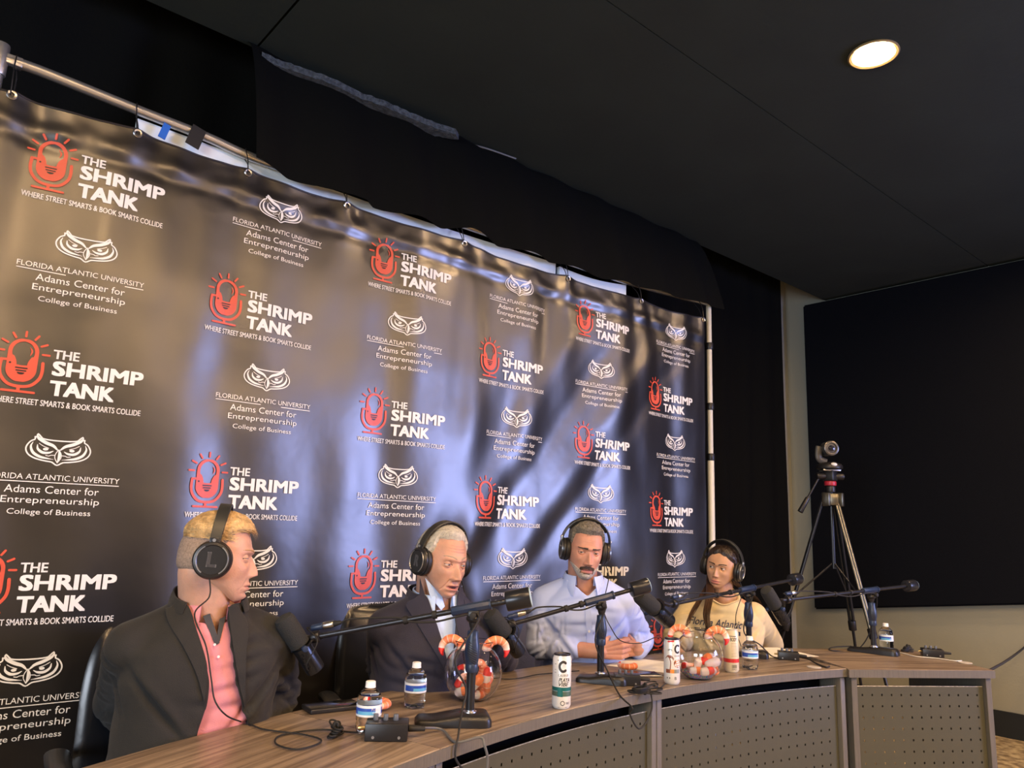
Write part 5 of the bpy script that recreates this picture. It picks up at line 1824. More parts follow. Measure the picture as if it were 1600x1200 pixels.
def headphones(M, hw, label, letter=None, lside=None, size=1.0, cable=None, widen=1.0):
    """M head matrix in world; hw half-width of the head"""
    loc = M.translation.copy(); t = thing('headphones', loc, 0, label, 'headphones'); T0 = Matrix.Translation(-loc) @ M
    def W(mb, name, m, parent=t, s=40):
        me = mb.mesh(); me.transform(T0); return link(name, me, m, parent, None, s, True)
    top = .135 * size; hb = (hw + .036) * widen
    arc = []
    for i in range(33):
        a = PI * i / 32; arc.append(V((-.008 + .01 * math.sin(a), hb * math.cos(a) * (1 - .06 * math.sin(a) ** 2), .012 + (top - .012) * math.sin(a) ** .82)))
    mb = MB(); rws = []
    for i, p in enumerate(arc):
        tg = (arc[min(i + 1, 32)] - arc[max(i - 1, 0)]).normalized(); n_ = tg.cross(V((1, 0, 0))).normalized()
        if n_.dot(p - V((0, 0, 0))) < 0: n_ = -n_
        ww = .0135 + .0035 * math.sin(PI * i / 32)
        rws.append([p + V((ww, 0, 0)), p + V((ww * .9, 0, 0)) + n_ * .0035, p + V((-ww * .9, 0, 0)) + n_ * .0035, p + V((-ww, 0, 0)), p + V((-ww * .9, 0, 0)) - n_ * .002, p + V((ww * .9, 0, 0)) - n_ * .002])
    mb.loft(rws); W(mb, 'headband', M_band)
    mb = MB(); rws = []
    for i in range(6, 27):
        p = arc[i]; tg = (arc[i + 1] - arc[i - 1]).normalized(); n_ = tg.cross(V((1, 0, 0))).normalized()
        if n_.dot(p) < 0: n_ = -n_
        q = p - n_ * .006; ww = .013
        rws.append([q + V((ww * math.cos(b), 0, 0)) + n_ * .0055 * math.sin(b) for b in [2 * PI * k / 12 for k in range(12)]])
    mb.loft(rws); W(mb, 'headband_cushion', M_pad)
    for s in (-1, 1):
        c = V((-.006, s * (hw + .006), -.004)); Ry = Matrix.Translation(c) @ Matrix.Rotation(-s * PI / 2, 4, 'X')      # local z points outward
        k = size
        mb = MB(); mb.lathe([(.022 * k, .0), (.034 * k, -.003), (.044 * k, .002), (.0475 * k, .011), (.0455 * k, .019), (.040 * k, .021), (0, .021)], 40, Ry)
        cup = W(mb, 'ear_pad', M_pad)
        mb = MB(); mb.lathe([(0, .019), (.042 * k, .019), (.0455 * k, .023), (.0455 * k, .030), (.042 * k, .036), (.036 * k, .0375), (.034 * k, .0355), (0, .0355)], 44, Ry); W(mb, 'ear_cup', M_hp)
        mb = MB(); mb.lathe([(.0350 * k, .0368), (.0362 * k, .0385), (.0378 * k, .0385), (.0388 * k, .0366)], 44, Ry)
        # keep the ring as two bright arcs
        me = mb.mesh(); bm = bmesh.new(); bm.from_mesh(me)
        kill = []
        for f in bm.faces:
            q = Ry.inverted() @ f.calc_center_median(); a = math.degrees(math.atan2(q.y, q.x)) % 180
            if 55 < a < 125: kill.append(f)
        bmesh.ops.delete(bm, geom=kill, context='FACES'); bm.to_mesh(me); bm.free(); me.transform(T0); link('cup_ring', me, M_silver, t, None, 40, True)
        if letter and lside == s:
            F = Flat(); F.text(letter, -.012 * k, .012 * k, -.017 * k, .019 * k, 0, .05)
            R3 = Ry
            def fn(x, z, R3=R3, s=s):
                q = V((-x * s * -1 if False else x, z, .0364))
                # local frame: build by hand so that the letter stands upright when seen from outside
                return T0 @ (c + V((s * -x * -1 if False else (-x if s > 0 else x), s * .0362, z)))
            F.mapped('cup_letter', fn, mat('cup_letter_grey', (.12, .12, .13), .4), t)
        # yoke between cup and band
        mb = MB(); e = arc[0] if s > 0 else arc[-1]
        mb.box(e.lerp(V((e.x, e.y, e.z + .035)), .2) + V((0, 0, .01)), (.024, .006, .050), bevel=.002); W(mb, 'slider', M_silver if widen > 1.0 else M_metal)
        mb = MB(); mb.cyl(e + V((0, s * .002, .035)), e + V((0, s * .0062, .035)), .0045, n=16); W(mb, 'rivet', M_silver)
        mb = MB(); mb.tube([c + V((.03, s * .020, .012)), c + V((.020, s * .030, .040)), e + V((.0, 0, .012)), c + V((-.020, s * .030, .040)), c + V((-.03, s * .020, .012))], .003, 8); W(mb, 'yoke', M_hp)
    if cable:
        mb = MB(); me = None
        mb.tube([q - loc for q in catmull(cable, 10)], .0019, 7); mb.build('cable', M_rubber, t)
    return t


class Person:
    def __init__(s, head_w, a_t, lean, hk, head_rot, sw, label, skin, girth=1.0, side=0.0, neck_r=.058, nbdrop=.140):
        s.a_t = math.radians(a_t); th = s.a_t - PI / 2
        Fd = V((math.cos(th), math.sin(th), 0)); Ld = V((-Fd.y, Fd.x, 0))
        org = V((head_w.x, head_w.y, 0)) - Fd * lean - Ld * side
        s.M = Matrix.Translation(org) @ Matrix.Rotation(th, 4, 'Z'); s.Mi = s.M.inverted()
        s.org = org; s.th = th; s.label = label; s.skin = skin; s.sw = sw; s.g = girth; s.hk = hk; s.nr = neck_r
        h = s.Mi @ head_w; s.h = h
        a_h, pitch, roll = [math.radians(q) for q in head_rot]
        s.HM = Matrix.Translation(h) @ (Matrix.Rotation(a_h - s.a_t, 4, 'Z') @ Matrix.Rotation(pitch, 4, 'Y') @ Matrix.Rotation(roll, 4, 'X')) @ Matrix.Scale(hk, 4)
        s.nb = V((h.x - .040 * hk, h.y, h.z - nbdrop * hk)); s.shz = s.nb.z - .085

    def L(s, w): return s.Mi @ V(w)
    def Wd(s, l): return s.M @ V(l)

    def centre(s, z):
        f = min(1, max(0, (z - .50) / (s.shz - .50))); return V((s.nb.x * f ** 1.25 - .01 * f, s.nb.y * f, z))

    def torso(s, mb, inf=0.0, zlow=.48, top=True):
        H = s.shz - .50; sw = s.sw / 2; g = s.g
        prof = [(0, .165 * g, .115 * g), (.10, .172 * g, .130 * g), (.25, .165 * g, .135 * g), (.45, .160 * g, .130 * g), (.62, .170, .128), (.78, .180, .122), (.88, .176, .112), (.96, sw * .80, .096), (1.02, sw * .62, .084), (1.09, s.nr * 1.35, .070), (1.16, s.nr * .95, s.nr)]
        rings = []
        for f, w, d in prof:
            z = .50 + H * f; c = s.centre(z); w += inf; d += inf
            if f > 1.0: z = s.shz + (s.nb.z + .02 - s.shz) * (f - 1) / .16; c = V((s.nb.x - .008, s.nb.y, z))
            n = 40; ring_ = []
            for k in range(n):
                a = 2 * PI * k / n; ca, sa = math.cos(a), math.sin(a); e = 2.4
                q = (abs(ca) ** e + abs(sa) ** e) ** (-1 / e)
                ring_.append(c + V((ca * q * d, sa * q * w, 0)))
            rings.append(ring_)
        z0 = rings[0]; rings.insert(0, [V((p.x * .8, p.y * .85, zlow)) for p in z0])
        mb.loft(rings)

    def shoulder(s, sgn): return s.centre(s.shz) + V((-.004, sgn * (s.sw / 2 - .055), -.012))

    def arm(s, mb, sgn, el, wr, r=(.062, .047, .043, .030), inf=0.0, fore=True, wrist_t=1.0):
        sh = s.shoulder(sgn)
        mb.capsule(sh, el, r[0] + inf, r[1] + inf, 22)
        mb.capsule(s.nb + V((-.012, sgn * .022, -.012)), sh + V((0, 0, .004)), s.nr * .62 + inf * .6, r[0] * .92 + inf, 20)
        if fore:
            e = V(el).lerp(V(wr), wrist_t); mb.capsule(el, e, r[2] + inf, r[3] + inf, 20)
        return sh


def project(bvh, y, z, off, x0=.7):
    h = bvh.ray_cast(V((x0, y, z)), V((-1, 0, 0)))
    if h[0] is None: return None
    return h[0] + V((off, 0, 0))


def strip_on(bvh, e0, e1, off, n=24, m=8, thick=.003, warp=None):
    """surface strip between two (y,z) edge polylines, laid on the garment"""
    A = [V((0, a, b)) for a, b in e0]; B = [V((0, a, b)) for a, b in e1]
    A = catmull(A, 8); B = catmull(B, 8)
    def samp(P, t):
        i = t * (len(P) - 1); k = min(int(i), len(P) - 2); return P[k].lerp(P[k + 1], i - k)
    rows = []; last = None
    for j in range(n + 1):
        row = []
        for i in range(m + 1):
            q = samp(A, j / n).lerp(samp(B, j / n), i / m); o = off * (1 if 0 < i < m or True else .5)
            p = project(bvh, q.y, q.z, o)
            if p is None: p = last or V((.1, q.y, q.z))
            last = p; row.append(p)
        rows.append(row)
    # smooth along x to avoid following every crease
    for _ in range(3):
        for j in range(1, n):
            for i in range(m + 1):
                rows[j][i].x = max(rows[j][i].x, (rows[j - 1][i].x + rows[j + 1][i].x) / 2)
    w = m + 1; vs = [p for r_ in rows for p in r_]; o = len(vs); vs += [p - V((thick, 0, 0)) for p in vs[:o]]; fs = []
    for j in range(n):
        for i in range(m):
            a = j * w + i; fs += [(a, a + 1, a + w + 1, a + w), (o + a, o + a + w, o + a + w + 1, o + a + 1)]
    for j in range(n):
        for i in (0, m): a = j * w + i; fs.append((a, a + w, o + a + w, o + a))
    for i in range(m):
        for j in (0, n): a = j * w + i; fs.append((a, o + a, o + a + 1, a + 1))
    mb = MB(); mb.add(vs, fs); return mb


def collar(P, r_in, h_back, h_front, flare, drop_back, drop_front, gap=28, point=.03, thick=.003, tilt=.0, zoff=0.0, r_outer_add=.0):
    """folded collar ring round the neck; gap degrees of opening at the front"""
    mb = MB(); n = 44; c = P.nb + V((-.006, 0, zoff)); top = []; low = []; inner = []
    for i in range(n + 1):
        a = math.radians(gap) + (2 * PI - 2 * math.radians(gap)) * i / n
        fr = (1 + math.cos(a)) / 2
        h = h_back * (1 - fr) + h_front * fr
        ra = r_in * (1 + .10 * abs(math.cos(a)))
        d = V((math.cos(a), math.sin(a), 0))
        top.append(c + d * (ra + .003) + V((tilt * fr, 0, h)))
        e = min(i, n - i) / n; pt = math.exp(-(e / .06) ** 2)
        ro = ra + flare + r_outer_add * (1 - fr) + point * .45 * pt
        low.append(c + d * ro + V((tilt * fr, 0, h - (drop_back * (1 - fr) + drop_front * fr) - point * pt)))
        inner.append(c + d * (ra - .001) + V((0, 0, h - .035)))
    rws = []
    for i in range(n + 1):
        m1 = top[i] + (top[i] - c).normalized() * .004
        rws.append([inner[i], top[i], top[i] + V((0, 0, .0022)), m1 + V((0, 0, .001)), top[i].lerp(low[i], .5) + V((0, 0, .002)) + (low[i] - c).normalized() * .003, low[i], low[i] - V((0, 0, .0022)), top[i].lerp(low[i], .5) - V((0, 0, .001)), top[i] - V((0, 0, .003)) + V(((top[i] - c).x, (top[i] - c).y, 0)).normalized() * .001, inner[i] + V(((inner[i] - c).x, (inner[i] - c).y, 0)).normalized() * .002])
    mb.loft(rws, closed=True); return mb


def interp(tab, z):
    zs = [t[0] for t in tab]
    return [np.interp(z, zs, [t[k] for t in tab]) for k in range(1, len(tab[0]))]


def seat_body(P, el, wr, hd, legs=True, kh=1.0, fullarm=True):
    """bare body: neck, trunk, arms, legs (mostly clothed) + detailed hands"""
    mb = MB(); P.torso(mb, -.022)
    neck_top = P.HM @ V((-.036, 0, -.035))
    mb.capsule(P.nb + V((-.018, 0, -.06)), neck_top, P.nr * 1.04, P.nr * .93, 28)
    mb.capsule(P.nb + V((.018, 0, -.03)), P.HM @ V((.012, 0, -.075)), P.nr * .66, P.nr * .60, 22)
    for s in (-1, 1):
        P.arm(mb, s, el[s], wr[s], (.044, .035, .037, .0285))
        if legs:
            hip = V((.02, s * .095, .50)); kn = V((.44, s * .12, .50)); an = V((.42, s * .13, .09))
            mb.capsule(hip, kn, .075, .052, 20); mb.capsule(kn, an, .050, .034, 18); mb.capsule(an, an + V((.15, s * .01, -.045)), .034, .026, 14)
    me = remesh(mb, .0055, 3)
    parts = [me]
    mh = MB()
    for s in (-1, 1):
        e, w = V(el[s]), V(wr[s]); mh.capsule(e.lerp(w, .25), w, .041, .0275, 24); mh.ell(w, (.029, .029, .022))
        hand(mh, w, *hd[s])
    parts.append(remesh(mh, .0020, 3))
    return parts


def join(meshes, names=None):
    bm = bmesh.new(); off = []
    for me in meshes:
        n0 = len(bm.faces); bm.from_mesh(me)
    out = bpy.data.meshes.new('joined'); bm.to_mesh(out); bm.free()
    return out


def finish_person(P, HD, parts, lips, eyecol, gaze):
    hm = HD.mesh(P.HM)
    me = join([hm] + parts)
    body = link('person', me, [P.skin, lips, M_lips_dark, M_lash], None, None, 0)
    me.polygons.foreach_set('use_smooth', [True] * len(me.polygons)); me.set_sharp_from_angle(angle=math.radians(180))
    body.matrix_world = P.M; tag(body, P.label, 'person')
    for s in (-1, 1):
        c = V((HD.eyex(), s * EYE[0], EYE[1])); r = .0122; g = V(gaze).normalized()
        mb = MB(); R = rot_to(g); k = 30
        prof = [(0 if i in (0, k) else r * math.sin(PI * i / k), -r * math.cos(PI * i / k)) for i in range(k + 1)]
        mi = []
        for i in range(k):
            a = 180 - 180 * (i + .5) / k
            mi.append(2 if a < 14 else (1 if a < 33 else 0))
        mb.lathe(prof, 32, Matrix.Translation(c) @ R.to_4x4(), mi)
        m2 = mb.mesh(); m2.transform(P.HM); link('eye', m2, [M_eyew, eyecol, M_pupil], body, None, 60, True)
    return body


def garment(P, name, me, m, body, sm_=180):
    o = link(name, me, m, body, None, 0, False); o.data.polygons.foreach_set('use_smooth', [True] * len(o.data.polygons)); return o


def shoes_trousers(P, body, m_tr, m_sh, girth=1.0):
    mb = MB(); 
    ring = []
    mb.ell((.0, 0, .53), (.15, .185 * girth, .10))
    for s in (-1, 1):
        hip = V((.02, s * .095, .53)); kn = V((.44, s * .12, .535)); an = V((.42, s * .13, .10))
        mb.capsule(hip, kn, .095, .070, 22); mb.capsule(kn, an, .066, .052, 20)
    garment(P, 'trousers', remesh(mb, .009, 4), m_tr, body)
    for s in (-1, 1):
        mb = MB(); mb.ell((.47, s * .135, .045), (.135, .046, .034)); mb.ell((.42, s * .133, .065), (.06, .042, .045)); mb.box((.465, s * .135, .012), (.26, .085, .022), bevel=.01)
        garment(P, 'shoe', remesh(mb, .006, 3), m_sh, body)


M_trouser = mat('dark_trousers', (.02, .02, .024), .8)
M_shoe = mat('black_shoes', (.015, .013, .012), .4)
M_belt = mat('button_white', (.7, .7, .7), .35)

def hair_thick(HD, fn):
    return fn(HD.V[..., 0], HD.V[..., 1], HD.V[..., 2])


def add_hair(P, HD, body, T, m, rough, seed, n, L, w, comb, lift=.5, name='hair', curl=0.0):
    sh = HD.shell(T, P.HM, rough, seed); o = link(name, sh, m, body, None, 0); o.data.polygons.foreach_set('use_smooth', [True] * len(o.data.polygons))
    if n:
        mb = HD.strands(T, P.HM, n, L, w, comb, lift, seed, curl)
        me2 = mb.mesh()
        bm = bmesh.new(); bm.from_mesh(o.data); bm.from_mesh(me2); bm.to_mesh(o.data); bm.free()
        o.data.polygons.foreach_set('use_smooth', [True] * len(o.data.polygons))
    return o


def brows(P, HD, body, m, arch=.003, z0=.0235, y0=.010, y1=.052, h=.0042, th=.0022, n=420):
    x, y, z = HD.V[..., 0], HD.V[..., 1], HD.V[..., 2]; ay = np.abs(y); f = (ay - y0) / (y1 - y0)
    zc = z0 + arch * np.sin(np.clip(f, 0, 1) * PI * .9) + arch * .6 * f
    hh = h * np.clip(1.15 - .75 * f, .2, 1)
    T = np.where((f > 0) & (f < 1) & (x > .03), th * (1 - ((z - zc) / hh) ** 2), 0); T = np.where(T < 0, 0, T)
    return add_hair(P, HD, body, T, m, .0006, 3, n, .007, .00035, lambda p, r: (0, 1 if p[1] > 0 else -1, .35), .25, 'eyebrows')


def neck_mask(P, r, zoff, front=0.0):
    c = P.nb
    return lambda C: (np.hypot(C[:, 0] - c.x, C[:, 1] - c.y) < r) & (C[:, 2] > c.z + zoff - front * np.clip((C[:, 0] - c.x) / r, -1, 1))


# ------------------------------------------------------------------ chair
M_leather = mat('glossy_black_leather', (.008, .009, .012), .24, bump=(30, .04))
M_mesh = mat('blue_grey_mesh_fabric', (.10, .11, .17), .7, bump=(500, .4))
M_arm = mat('dark_blue_black_armrest', (.010, .013, .020), .35)


def chair(loc, a, label, hb=.90, back=None):
    th = math.radians(a) - PI / 2; t = thing('office_chair', (loc[0], loc[1], 0), th, label, 'chair')
    def pad(w, h, d, curve, M, name, m, bev=.03, taper=.12):
        mb = MB(); rws = []; n = 26; k = 22
        for j in range(k + 1):
            v = j / k * 2 - 1
            row = []
            for i in range(n * 2):
                fr_ = i < n; u = (i % n) / (n - 1) * 2 - 1
                if not fr_: u = -u
                e = (1 - abs(u) ** 3.2) ** .5 * (1 - abs(v) ** 4) ** .5
                x = (1 if fr_ else -1) * d * e + curve * (u * u) ; 
                # rounded-rectangle outline
                ww = w * (1 - taper * (v > 0) * v * v) * (1 - .12 * abs(v) ** 6)
                row.append(V((x, u * ww, v * h * (1 - .06 * abs(u) ** 3))))
            rws.append(row)
        mb.loft(rws, cap=True)
        me = mb.mesh(); me.transform(M); return link(name, me, m, t, None, 60, True)
    pad(.245, (hb - .50) / 2 + .02, .045, .055, Matrix.Translation((-.235, 0, (hb + .50) / 2)) @ Matrix.Rotation(-.16, 4, 'Y'), 'backrest', back or M_leather)
    pad(.25, .245, .045, -.012, Matrix.Translation((.02, 0, .445)) @ Matrix.Rotation(PI / 2, 4, 'Y'), 'seat', M_leather)
    for s in (-1, 1):
        mb = MB(); mb.tube(catmull([(.20, s * .275, .635), (.10, s * .29, .650), (-.05, s * .29, .645), (-.13, s * .28, .62)], 8), 1.0, 14, flat=(.030, .014)); mb.build('armrest', M_arm, t)
        mb = MB(); mb.tube(catmull([(.06, s * .29, .64), (.05, s * .295, .52), (.02, s * .26, .42)], 8), 1.0, 10, flat=(.010, .022)); mb.build('arm_support', M_black, t)
    mb = MB(); mb.cyl((0, 0, .10), (0, 0, .41), .026, bevel=.003); mb.build('gas_column', M_black, t)
    mb = MB(); mb.tube(catmull([(.0, 0, .41), (-.16, 0, .42), (-.23, 0, .52)], 6), 1.0, 10, flat=(.03, .008)); mb.build('back_bracket', M_black, t)
    for k in range(5):
        q = 2 * PI * k / 5 + .3; e = V((.27 * math.cos(q), .27 * math.sin(q), .075))
        mb = MB(); mb.tube([(0, 0, .115), e * .5 + V((0, 0, .06)), e], [.026, .022, .016], 10); l = mb.build('base_leg', M_black, t)
        mb = MB(); s_ = V((-math.sin(q), math.cos(q), 0)); cc = V((e.x, e.y, .027)); mb.cyl(cc - s_ * .022, cc + s_ * .022, .026, n=20, bevel=.004); mb.build('caster', M_rubber, l)
    return t
def px_local(P, u, v, xf):
    """local point where the pixel's sight line meets the plane x = xf of the person's frame"""
    o = P.Mi @ V((0, 0, CAMZ)); d = P.Mi.to_3x3() @ ray(u, v)
    return o + d * ((xf - o.x) / d.x)


def opening(P, rows, xf):
    tab = []
    for v, u0, u1 in rows:
        a = px_local(P, u0, v, xf); b = px_local(P, u1, v, xf); tab.append(((a.z + b.z) / 2, a.y, b.y))
    return sorted(tab)


def cut_open(tab, zmin, zmax, xmin):
    def f(C):
        yl, yr = interp(tab, C[:, 2]); return (C[:, 0] > xmin) & (C[:, 1] > yl) & (C[:, 1] < yr) & (C[:, 2] > zmin) & (C[:, 2] < zmax)
    return f


def neckcut(P, r=.088, dz=-.020):
    return lambda C: (C[:, 2] > P.nb.z + dz - .012 * np.clip((C[:, 0] - P.nb.x) / .08, -1, 1)) & (np.hypot(C[:, 0] - P.nb.x + .006, C[:, 1] - P.nb.y) < r)


def bvh_of(me):
    return BVHTree.FromPolygons([v.co.copy() for v in me.vertices], [tuple(p.vertices) for p in me.polygons])


def shirt(P, name, m, body, el, wr, inf, ainf, voxel=.006, seed=1, cuff=1.0, wr_n=26, noise_a=.002, cutters=(), th=.0018, belly=8, arms=True, extra=None, d=.006):
    mb = MB(); P.torso(mb, inf)
    if arms:
        for s in (-1, 1): P.arm(mb, s, el[s], wr[s], (.050, .043, .043, .034), ainf, cuff > 0, cuff if cuff > 0 else 1)
    if extra: extra(mb)
    me = remesh(mb, voxel, 7)
    w = Wr(seed)
    for s in (-1, 1):
        sh = P.shoulder(s)
        w.around(sh, el[s], .060 + ainf, wr_n // 2, d=d); w.around(V(el[s]).lerp(sh, .3), V(el[s]).lerp(V(wr[s]), .3), .055 + ainf, wr_n // 2, .006, d * 1.1)
        if cuff > 0: w.around(el[s], V(el[s]).lerp(V(wr[s]), cuff), .045 + ainf, wr_n // 2, .006, d)
        # drag lines from the armpit across chest and upper arm
        for k in range(5):
            c = sh + V((.09, -s * (.02 + .018 * k), -.09 - .02 * k)); w.crease(c, V((0, -s * (.6 + .1 * k), -.8)), V((0, .8, -s * .6)), .06, .008, d * .8)
    for k in range(belly):
        z = .62 + .045 * k + w.r.uniform(-.015, .015); c = P.centre(z) + V((.14, w.r.uniform(-.12, .12), 0)); w.crease(c, V((0, 1, w.r.uniform(-.6, .6))), V((0, w.r.uniform(-.3, .3), 1)), .06, .010, d)
    w.apply(me, 1.0, noise_a)
    bv = bvh_of(me)
    for c in cutters: del_faces(me, c)
    me = solid(me, th)
    o = garment(P, name, me, m, body)
    return o, bv


def patch(P, bv, e0, e1, off, name, m, body, n=24, mm=8, thick=.003):
    mb = strip_on(bv, e0, e1, off, n, mm, thick); me = mb.mesh(); return link(name, me, m, body, None, 60, True)


def head_matrix_world(P): return P.M @ P.HM

# ================================================================== PERSON 1: man in the black blazer (left)
SK1 = skin_mat('skin_fair_ruddy', (.55, .315, .225)); LP1 = mat('lips_fair', (.46, .22, .17), .45); EB = mat('iris_blue_grey', (.10, .16, .20), .2)
P1 = Person(at_t(340, 872, 2.02), -8, .11, .975, (66, 3, -2), .46, 'man in a black blazer and pink polo shirt, seated leftmost, seen in profile', SK1, 1.08, neck_r=.064, nbdrop=.135)
el = {-1: P1.L(at_t(182, 1100, 2.16)), 1: P1.L(at_t(436, 1082, 2.20))}
wr = {-1: P1.L(at_z(330, 1192, .66)), 1: P1.L(at_z(398, 1166, .655))}
hd = {s: ((V((.8, -s * .5, -.25))), V((0, 0, -1)), V((0, -s, 0)), 1.0, (15, 25, 20)) for s in (-1, 1)}
parts = seat_body(P1, el, wr, hd)
H1 = HeadM(w=.93, jaw=1.15, nose=.86, lid_u=.0009, lid_l=.0008, chin=1.15, lip=.75, age=.25, brow=1.2)
b1 = finish_person(P1, H1, parts, LP1, EB, (1, .05, -.12))
M_blond = mat('blond_hair', (.55, .37, .17), .5, bump=(220, .5, (1, 1, 1)), var=(60, .3)); M_fade = mat('clipped_greyish_hair', (.33, .25, .20), .7, bump=(500, .6), var=(200, .25))
def t_fade(x, y, z):
    hl = .010 + .075 * sm(-.01, .062, x); hl = np.where(x < -.03, -.062, hl); hl = np.where((x >= -.03) & (x < .0), np.minimum(hl, -.01), hl)
    return np.where(z > hl, .0002 + .0016 * sm(0, .025, z - hl), 0)
def t_top(x, y, z):
    f = sm(.050, .074, z + .12 * np.clip(x, -.1, .1) * 0 + .010 * np.sin(y * 90) * 0) * sm(.086, .070, x); f2 = np.where((x > .03) & (z < .074), 0, 1)
    return np.where((z > .050) & (f2 > 0), .0015 + .0125 * f * (1 + .5 * sm(.0, .07, x)), 0)
add_hair(P1, H1, b1, hair_thick(H1, t_fade), M_fade, .0006, 3, 2600, .006, .0004, lambda p, r: (.2, 0, -1), .2, 'hair_sides')
add_hair(P1, H1, b1, hair_thick(H1, t_top), M_blond, .003, 4, 3600, .024, .0007, lambda p, r: (1.0, -.25 if p[1] < 0 else .1, -.1 if p[0] < .02 else .3), .45, 'hair')
brows(P1, H1, b1, mat('brow_blond', (.30, .18, .08), .6), th=.0012, h=.0035)
shoes_trousers(P1, b1, M_trouser, M_shoe)
M_pink = mat('pink_polo_knit', (.60, .235, .275), .8, sheen=.1, bump=(500, .15), var=(30, .06)); M_blz = mat('black_blazer_wool', (.015, .0145, .0135), .85, sheen=.08, bump=(420, .2))
tab1 = opening(P1, [(940, 296, 356), (965, 302, 356), (1000, 308, 358), (1050, 322, 362), (1090, 320, 372), (1140, 304, 386), (1200, 280, 410)], .15)
vneck = opening(P1, [(930, 290, 362), (960, 313, 350), (985, 327, 340), (1000, 333, 335)], .12)
shirt(P1, 'polo_shirt', M_pink, b1, el, wr, .006, 0, .006, 11, 1, 6, .0022, (neckcut(P1), cut_open(vneck, min(t[0] for t in vneck), 9, 0)), belly=10, arms=False)
o = collar(P1, .072, .030, .008, .010, .030, .030, 24, .018); link('polo_collar', o.mesh(), M_pink, b1, None, 60, True)
jk, bj = shirt(P1, 'blazer', M_blz, b1, el, {s: V(wr[s]) for s in wr}, .024, .018, .0075, 21, 1.0, 24, .003, (neckcut(P1), cut_open(tab1, .3, 9, 0)), th=.004, belly=8, d=.010)
# dark placket facing of the polo
sb = MB(); P1.torso(sb, .006); bs = bvh_of(sb.mesh())
M_plk = mat('charcoal_placket', (.045, .045, .05), .8)
g = [px_local(P1, u, v, .13) for u, v in ((316, 962), (333, 1006))]; g2 = [px_local(P1, u, v, .13) for u, v in ((327, 958), (340, 1002))]
patch(P1, bs, [(q.y, q.z) for q in g], [(q.y, q.z) for q in g2], .003, 'placket_facing', M_plk, b1, 12, 4, .0015)
g = [px_local(P1, u, v, .13) for u, v in ((352, 962), (340, 1000))]; g2 = [px_local(P1, u, v, .13) for u, v in ((342, 966), (335, 998))]
patch(P1, bs, [(q.y, q.z) for q in g], [(q.y, q.z) for q in g2], .003, 'placket_facing', M_plk, b1, 12, 4, .0015)
for uv in ((331, 1004), (336, 1022)):
    q = px_local(P1, *uv, .13); pp = project(bs, q.y, q.z, .009)
    if pp: mb = MB(); mb.cyl(pp, pp + V((.0015, 0, 0)), .0034, n=14); link('button', mb.mesh(), M_belt, b1, None, 40, True)
# lapels
def lapel(P, bv, inner, outer, m, body, xf=.15, off=.006):
    a = [px_local(P, u, v, xf) for u, v in inner]; b = [px_local(P, u, v, xf) for u, v in outer]
    patch(P, bv, [(q.y, q.z) for q in a], [(q.y, q.z) for q in b], off, 'lapel', m, body, 30, 8, .004)
lapel(P1, bj, ((296, 948), (306, 985), (318, 1030), (318, 1060), (314, 1090)), ((262, 940), (266, 975), (285, 1010), (303, 1050), (313, 1088)), M_blz, b1)
lapel(P1, bj, ((356, 948), (359, 990), (363, 1030), (370, 1070), (378, 1100)), ((372, 946), (388, 975), (380, 1020), (378, 1070), (380, 1100)), M_blz, b1)
o = collar(P1, .086, .058, .010, .016, .045, .020, 46, .0); link('blazer_collar', o.mesh(), M_blz, b1, None, 60, True)
q0 = P1.M @ P1.HM @ V((-.006, -.10, -.045))
cab1 = [q0, q0 + V((.002, -.01, -.05)), at_y(304, 960, q0.y - .06), at_y(322, 1010, q0.y - .11), at_y(330, 1060, q0.y - .14), at_y(336, 1095, q0.y - .155), at_y(354, 1118, q0.y - .16), tb(378, 1131), tb(396, 1137)]
headphones(head_matrix_world(P1), .063, 'black headphones with a grey letter L, worn by the man in the blazer', 'L', -1, 1.08, cab1)
chair((at_t(236, 1100, 2.30).x, 2.27), -8, 'glossy black leather office chair holding the man in the black blazer', .93)

# ================================================================== PERSON 2: grey-haired man in the navy suit
SK2 = skin_mat('skin_older_tan', (.51, .275, .19), .14); LP2 = mat('lips_older', (.42, .17, .14), .45); EBR = mat('iris_brown', (.06, .03, .015), .2)
P2 = Person(at_t(691, 878, 2.58), -16, .10, .975, (2, 8, -4), .44, 'grey-haired man in a navy suit jacket and light blue shirt, speaking, second from left', SK2, 1.12, neck_r=.064, nbdrop=.130)
el = {-1: P2.L(at_t(598, 1062, 2.66)), 1: P2.L(at_t(786, 1030, 2.84))}
wr = {-1: P2.L(V((1.50, 2.30, .70))), 1: P2.L(V((1.66, 2.33, .69)))}
hd = {s: ((V((.6, -s * .8, 0))), V((0, 0, -1)), V((1, 0, 0)), 1.0, (15, 25, 20)) for s in (-1, 1)}
el[-1].z = max(el[-1].z, .77); el[1].z = max(el[1].z, .77)
parts = seat_body(P2, el, wr, hd)
H2 = HeadM(w=.95, jaw=1.05, nose=1.05, nosew=1.1, open=.9, lid_u=.0020, lid_l=.0024, chin=.8, lip=.85, age=1.3, brow=1.0)
b2 = finish_person(P2, H2, parts, LP2, EBR, (1, .08, -.45))
M_grey = mat('silver_grey_hair', (.50, .47, .40), .5, bump=(260, .5), var=(70, .18))
def t_grey(x, y, z):
    # receding at the temples, full combed-back top
    ay = np.abs(y); hl = np.where(x > .03, .086 + .10 * (ay - .0) * (ay < .03) - .35 * np.clip(ay - .048, 0, 1), .0); hl = np.where(x <= .03, np.interp(x, [-.10, -.03, .0, .03], [-.075, -.060, -.012, .045]), hl)
    e = sm(0, .016, z - hl)
    return np.where(z > hl, .002 + .013 * e * (1 - .35 * sm(.04, .0, z)), 0)
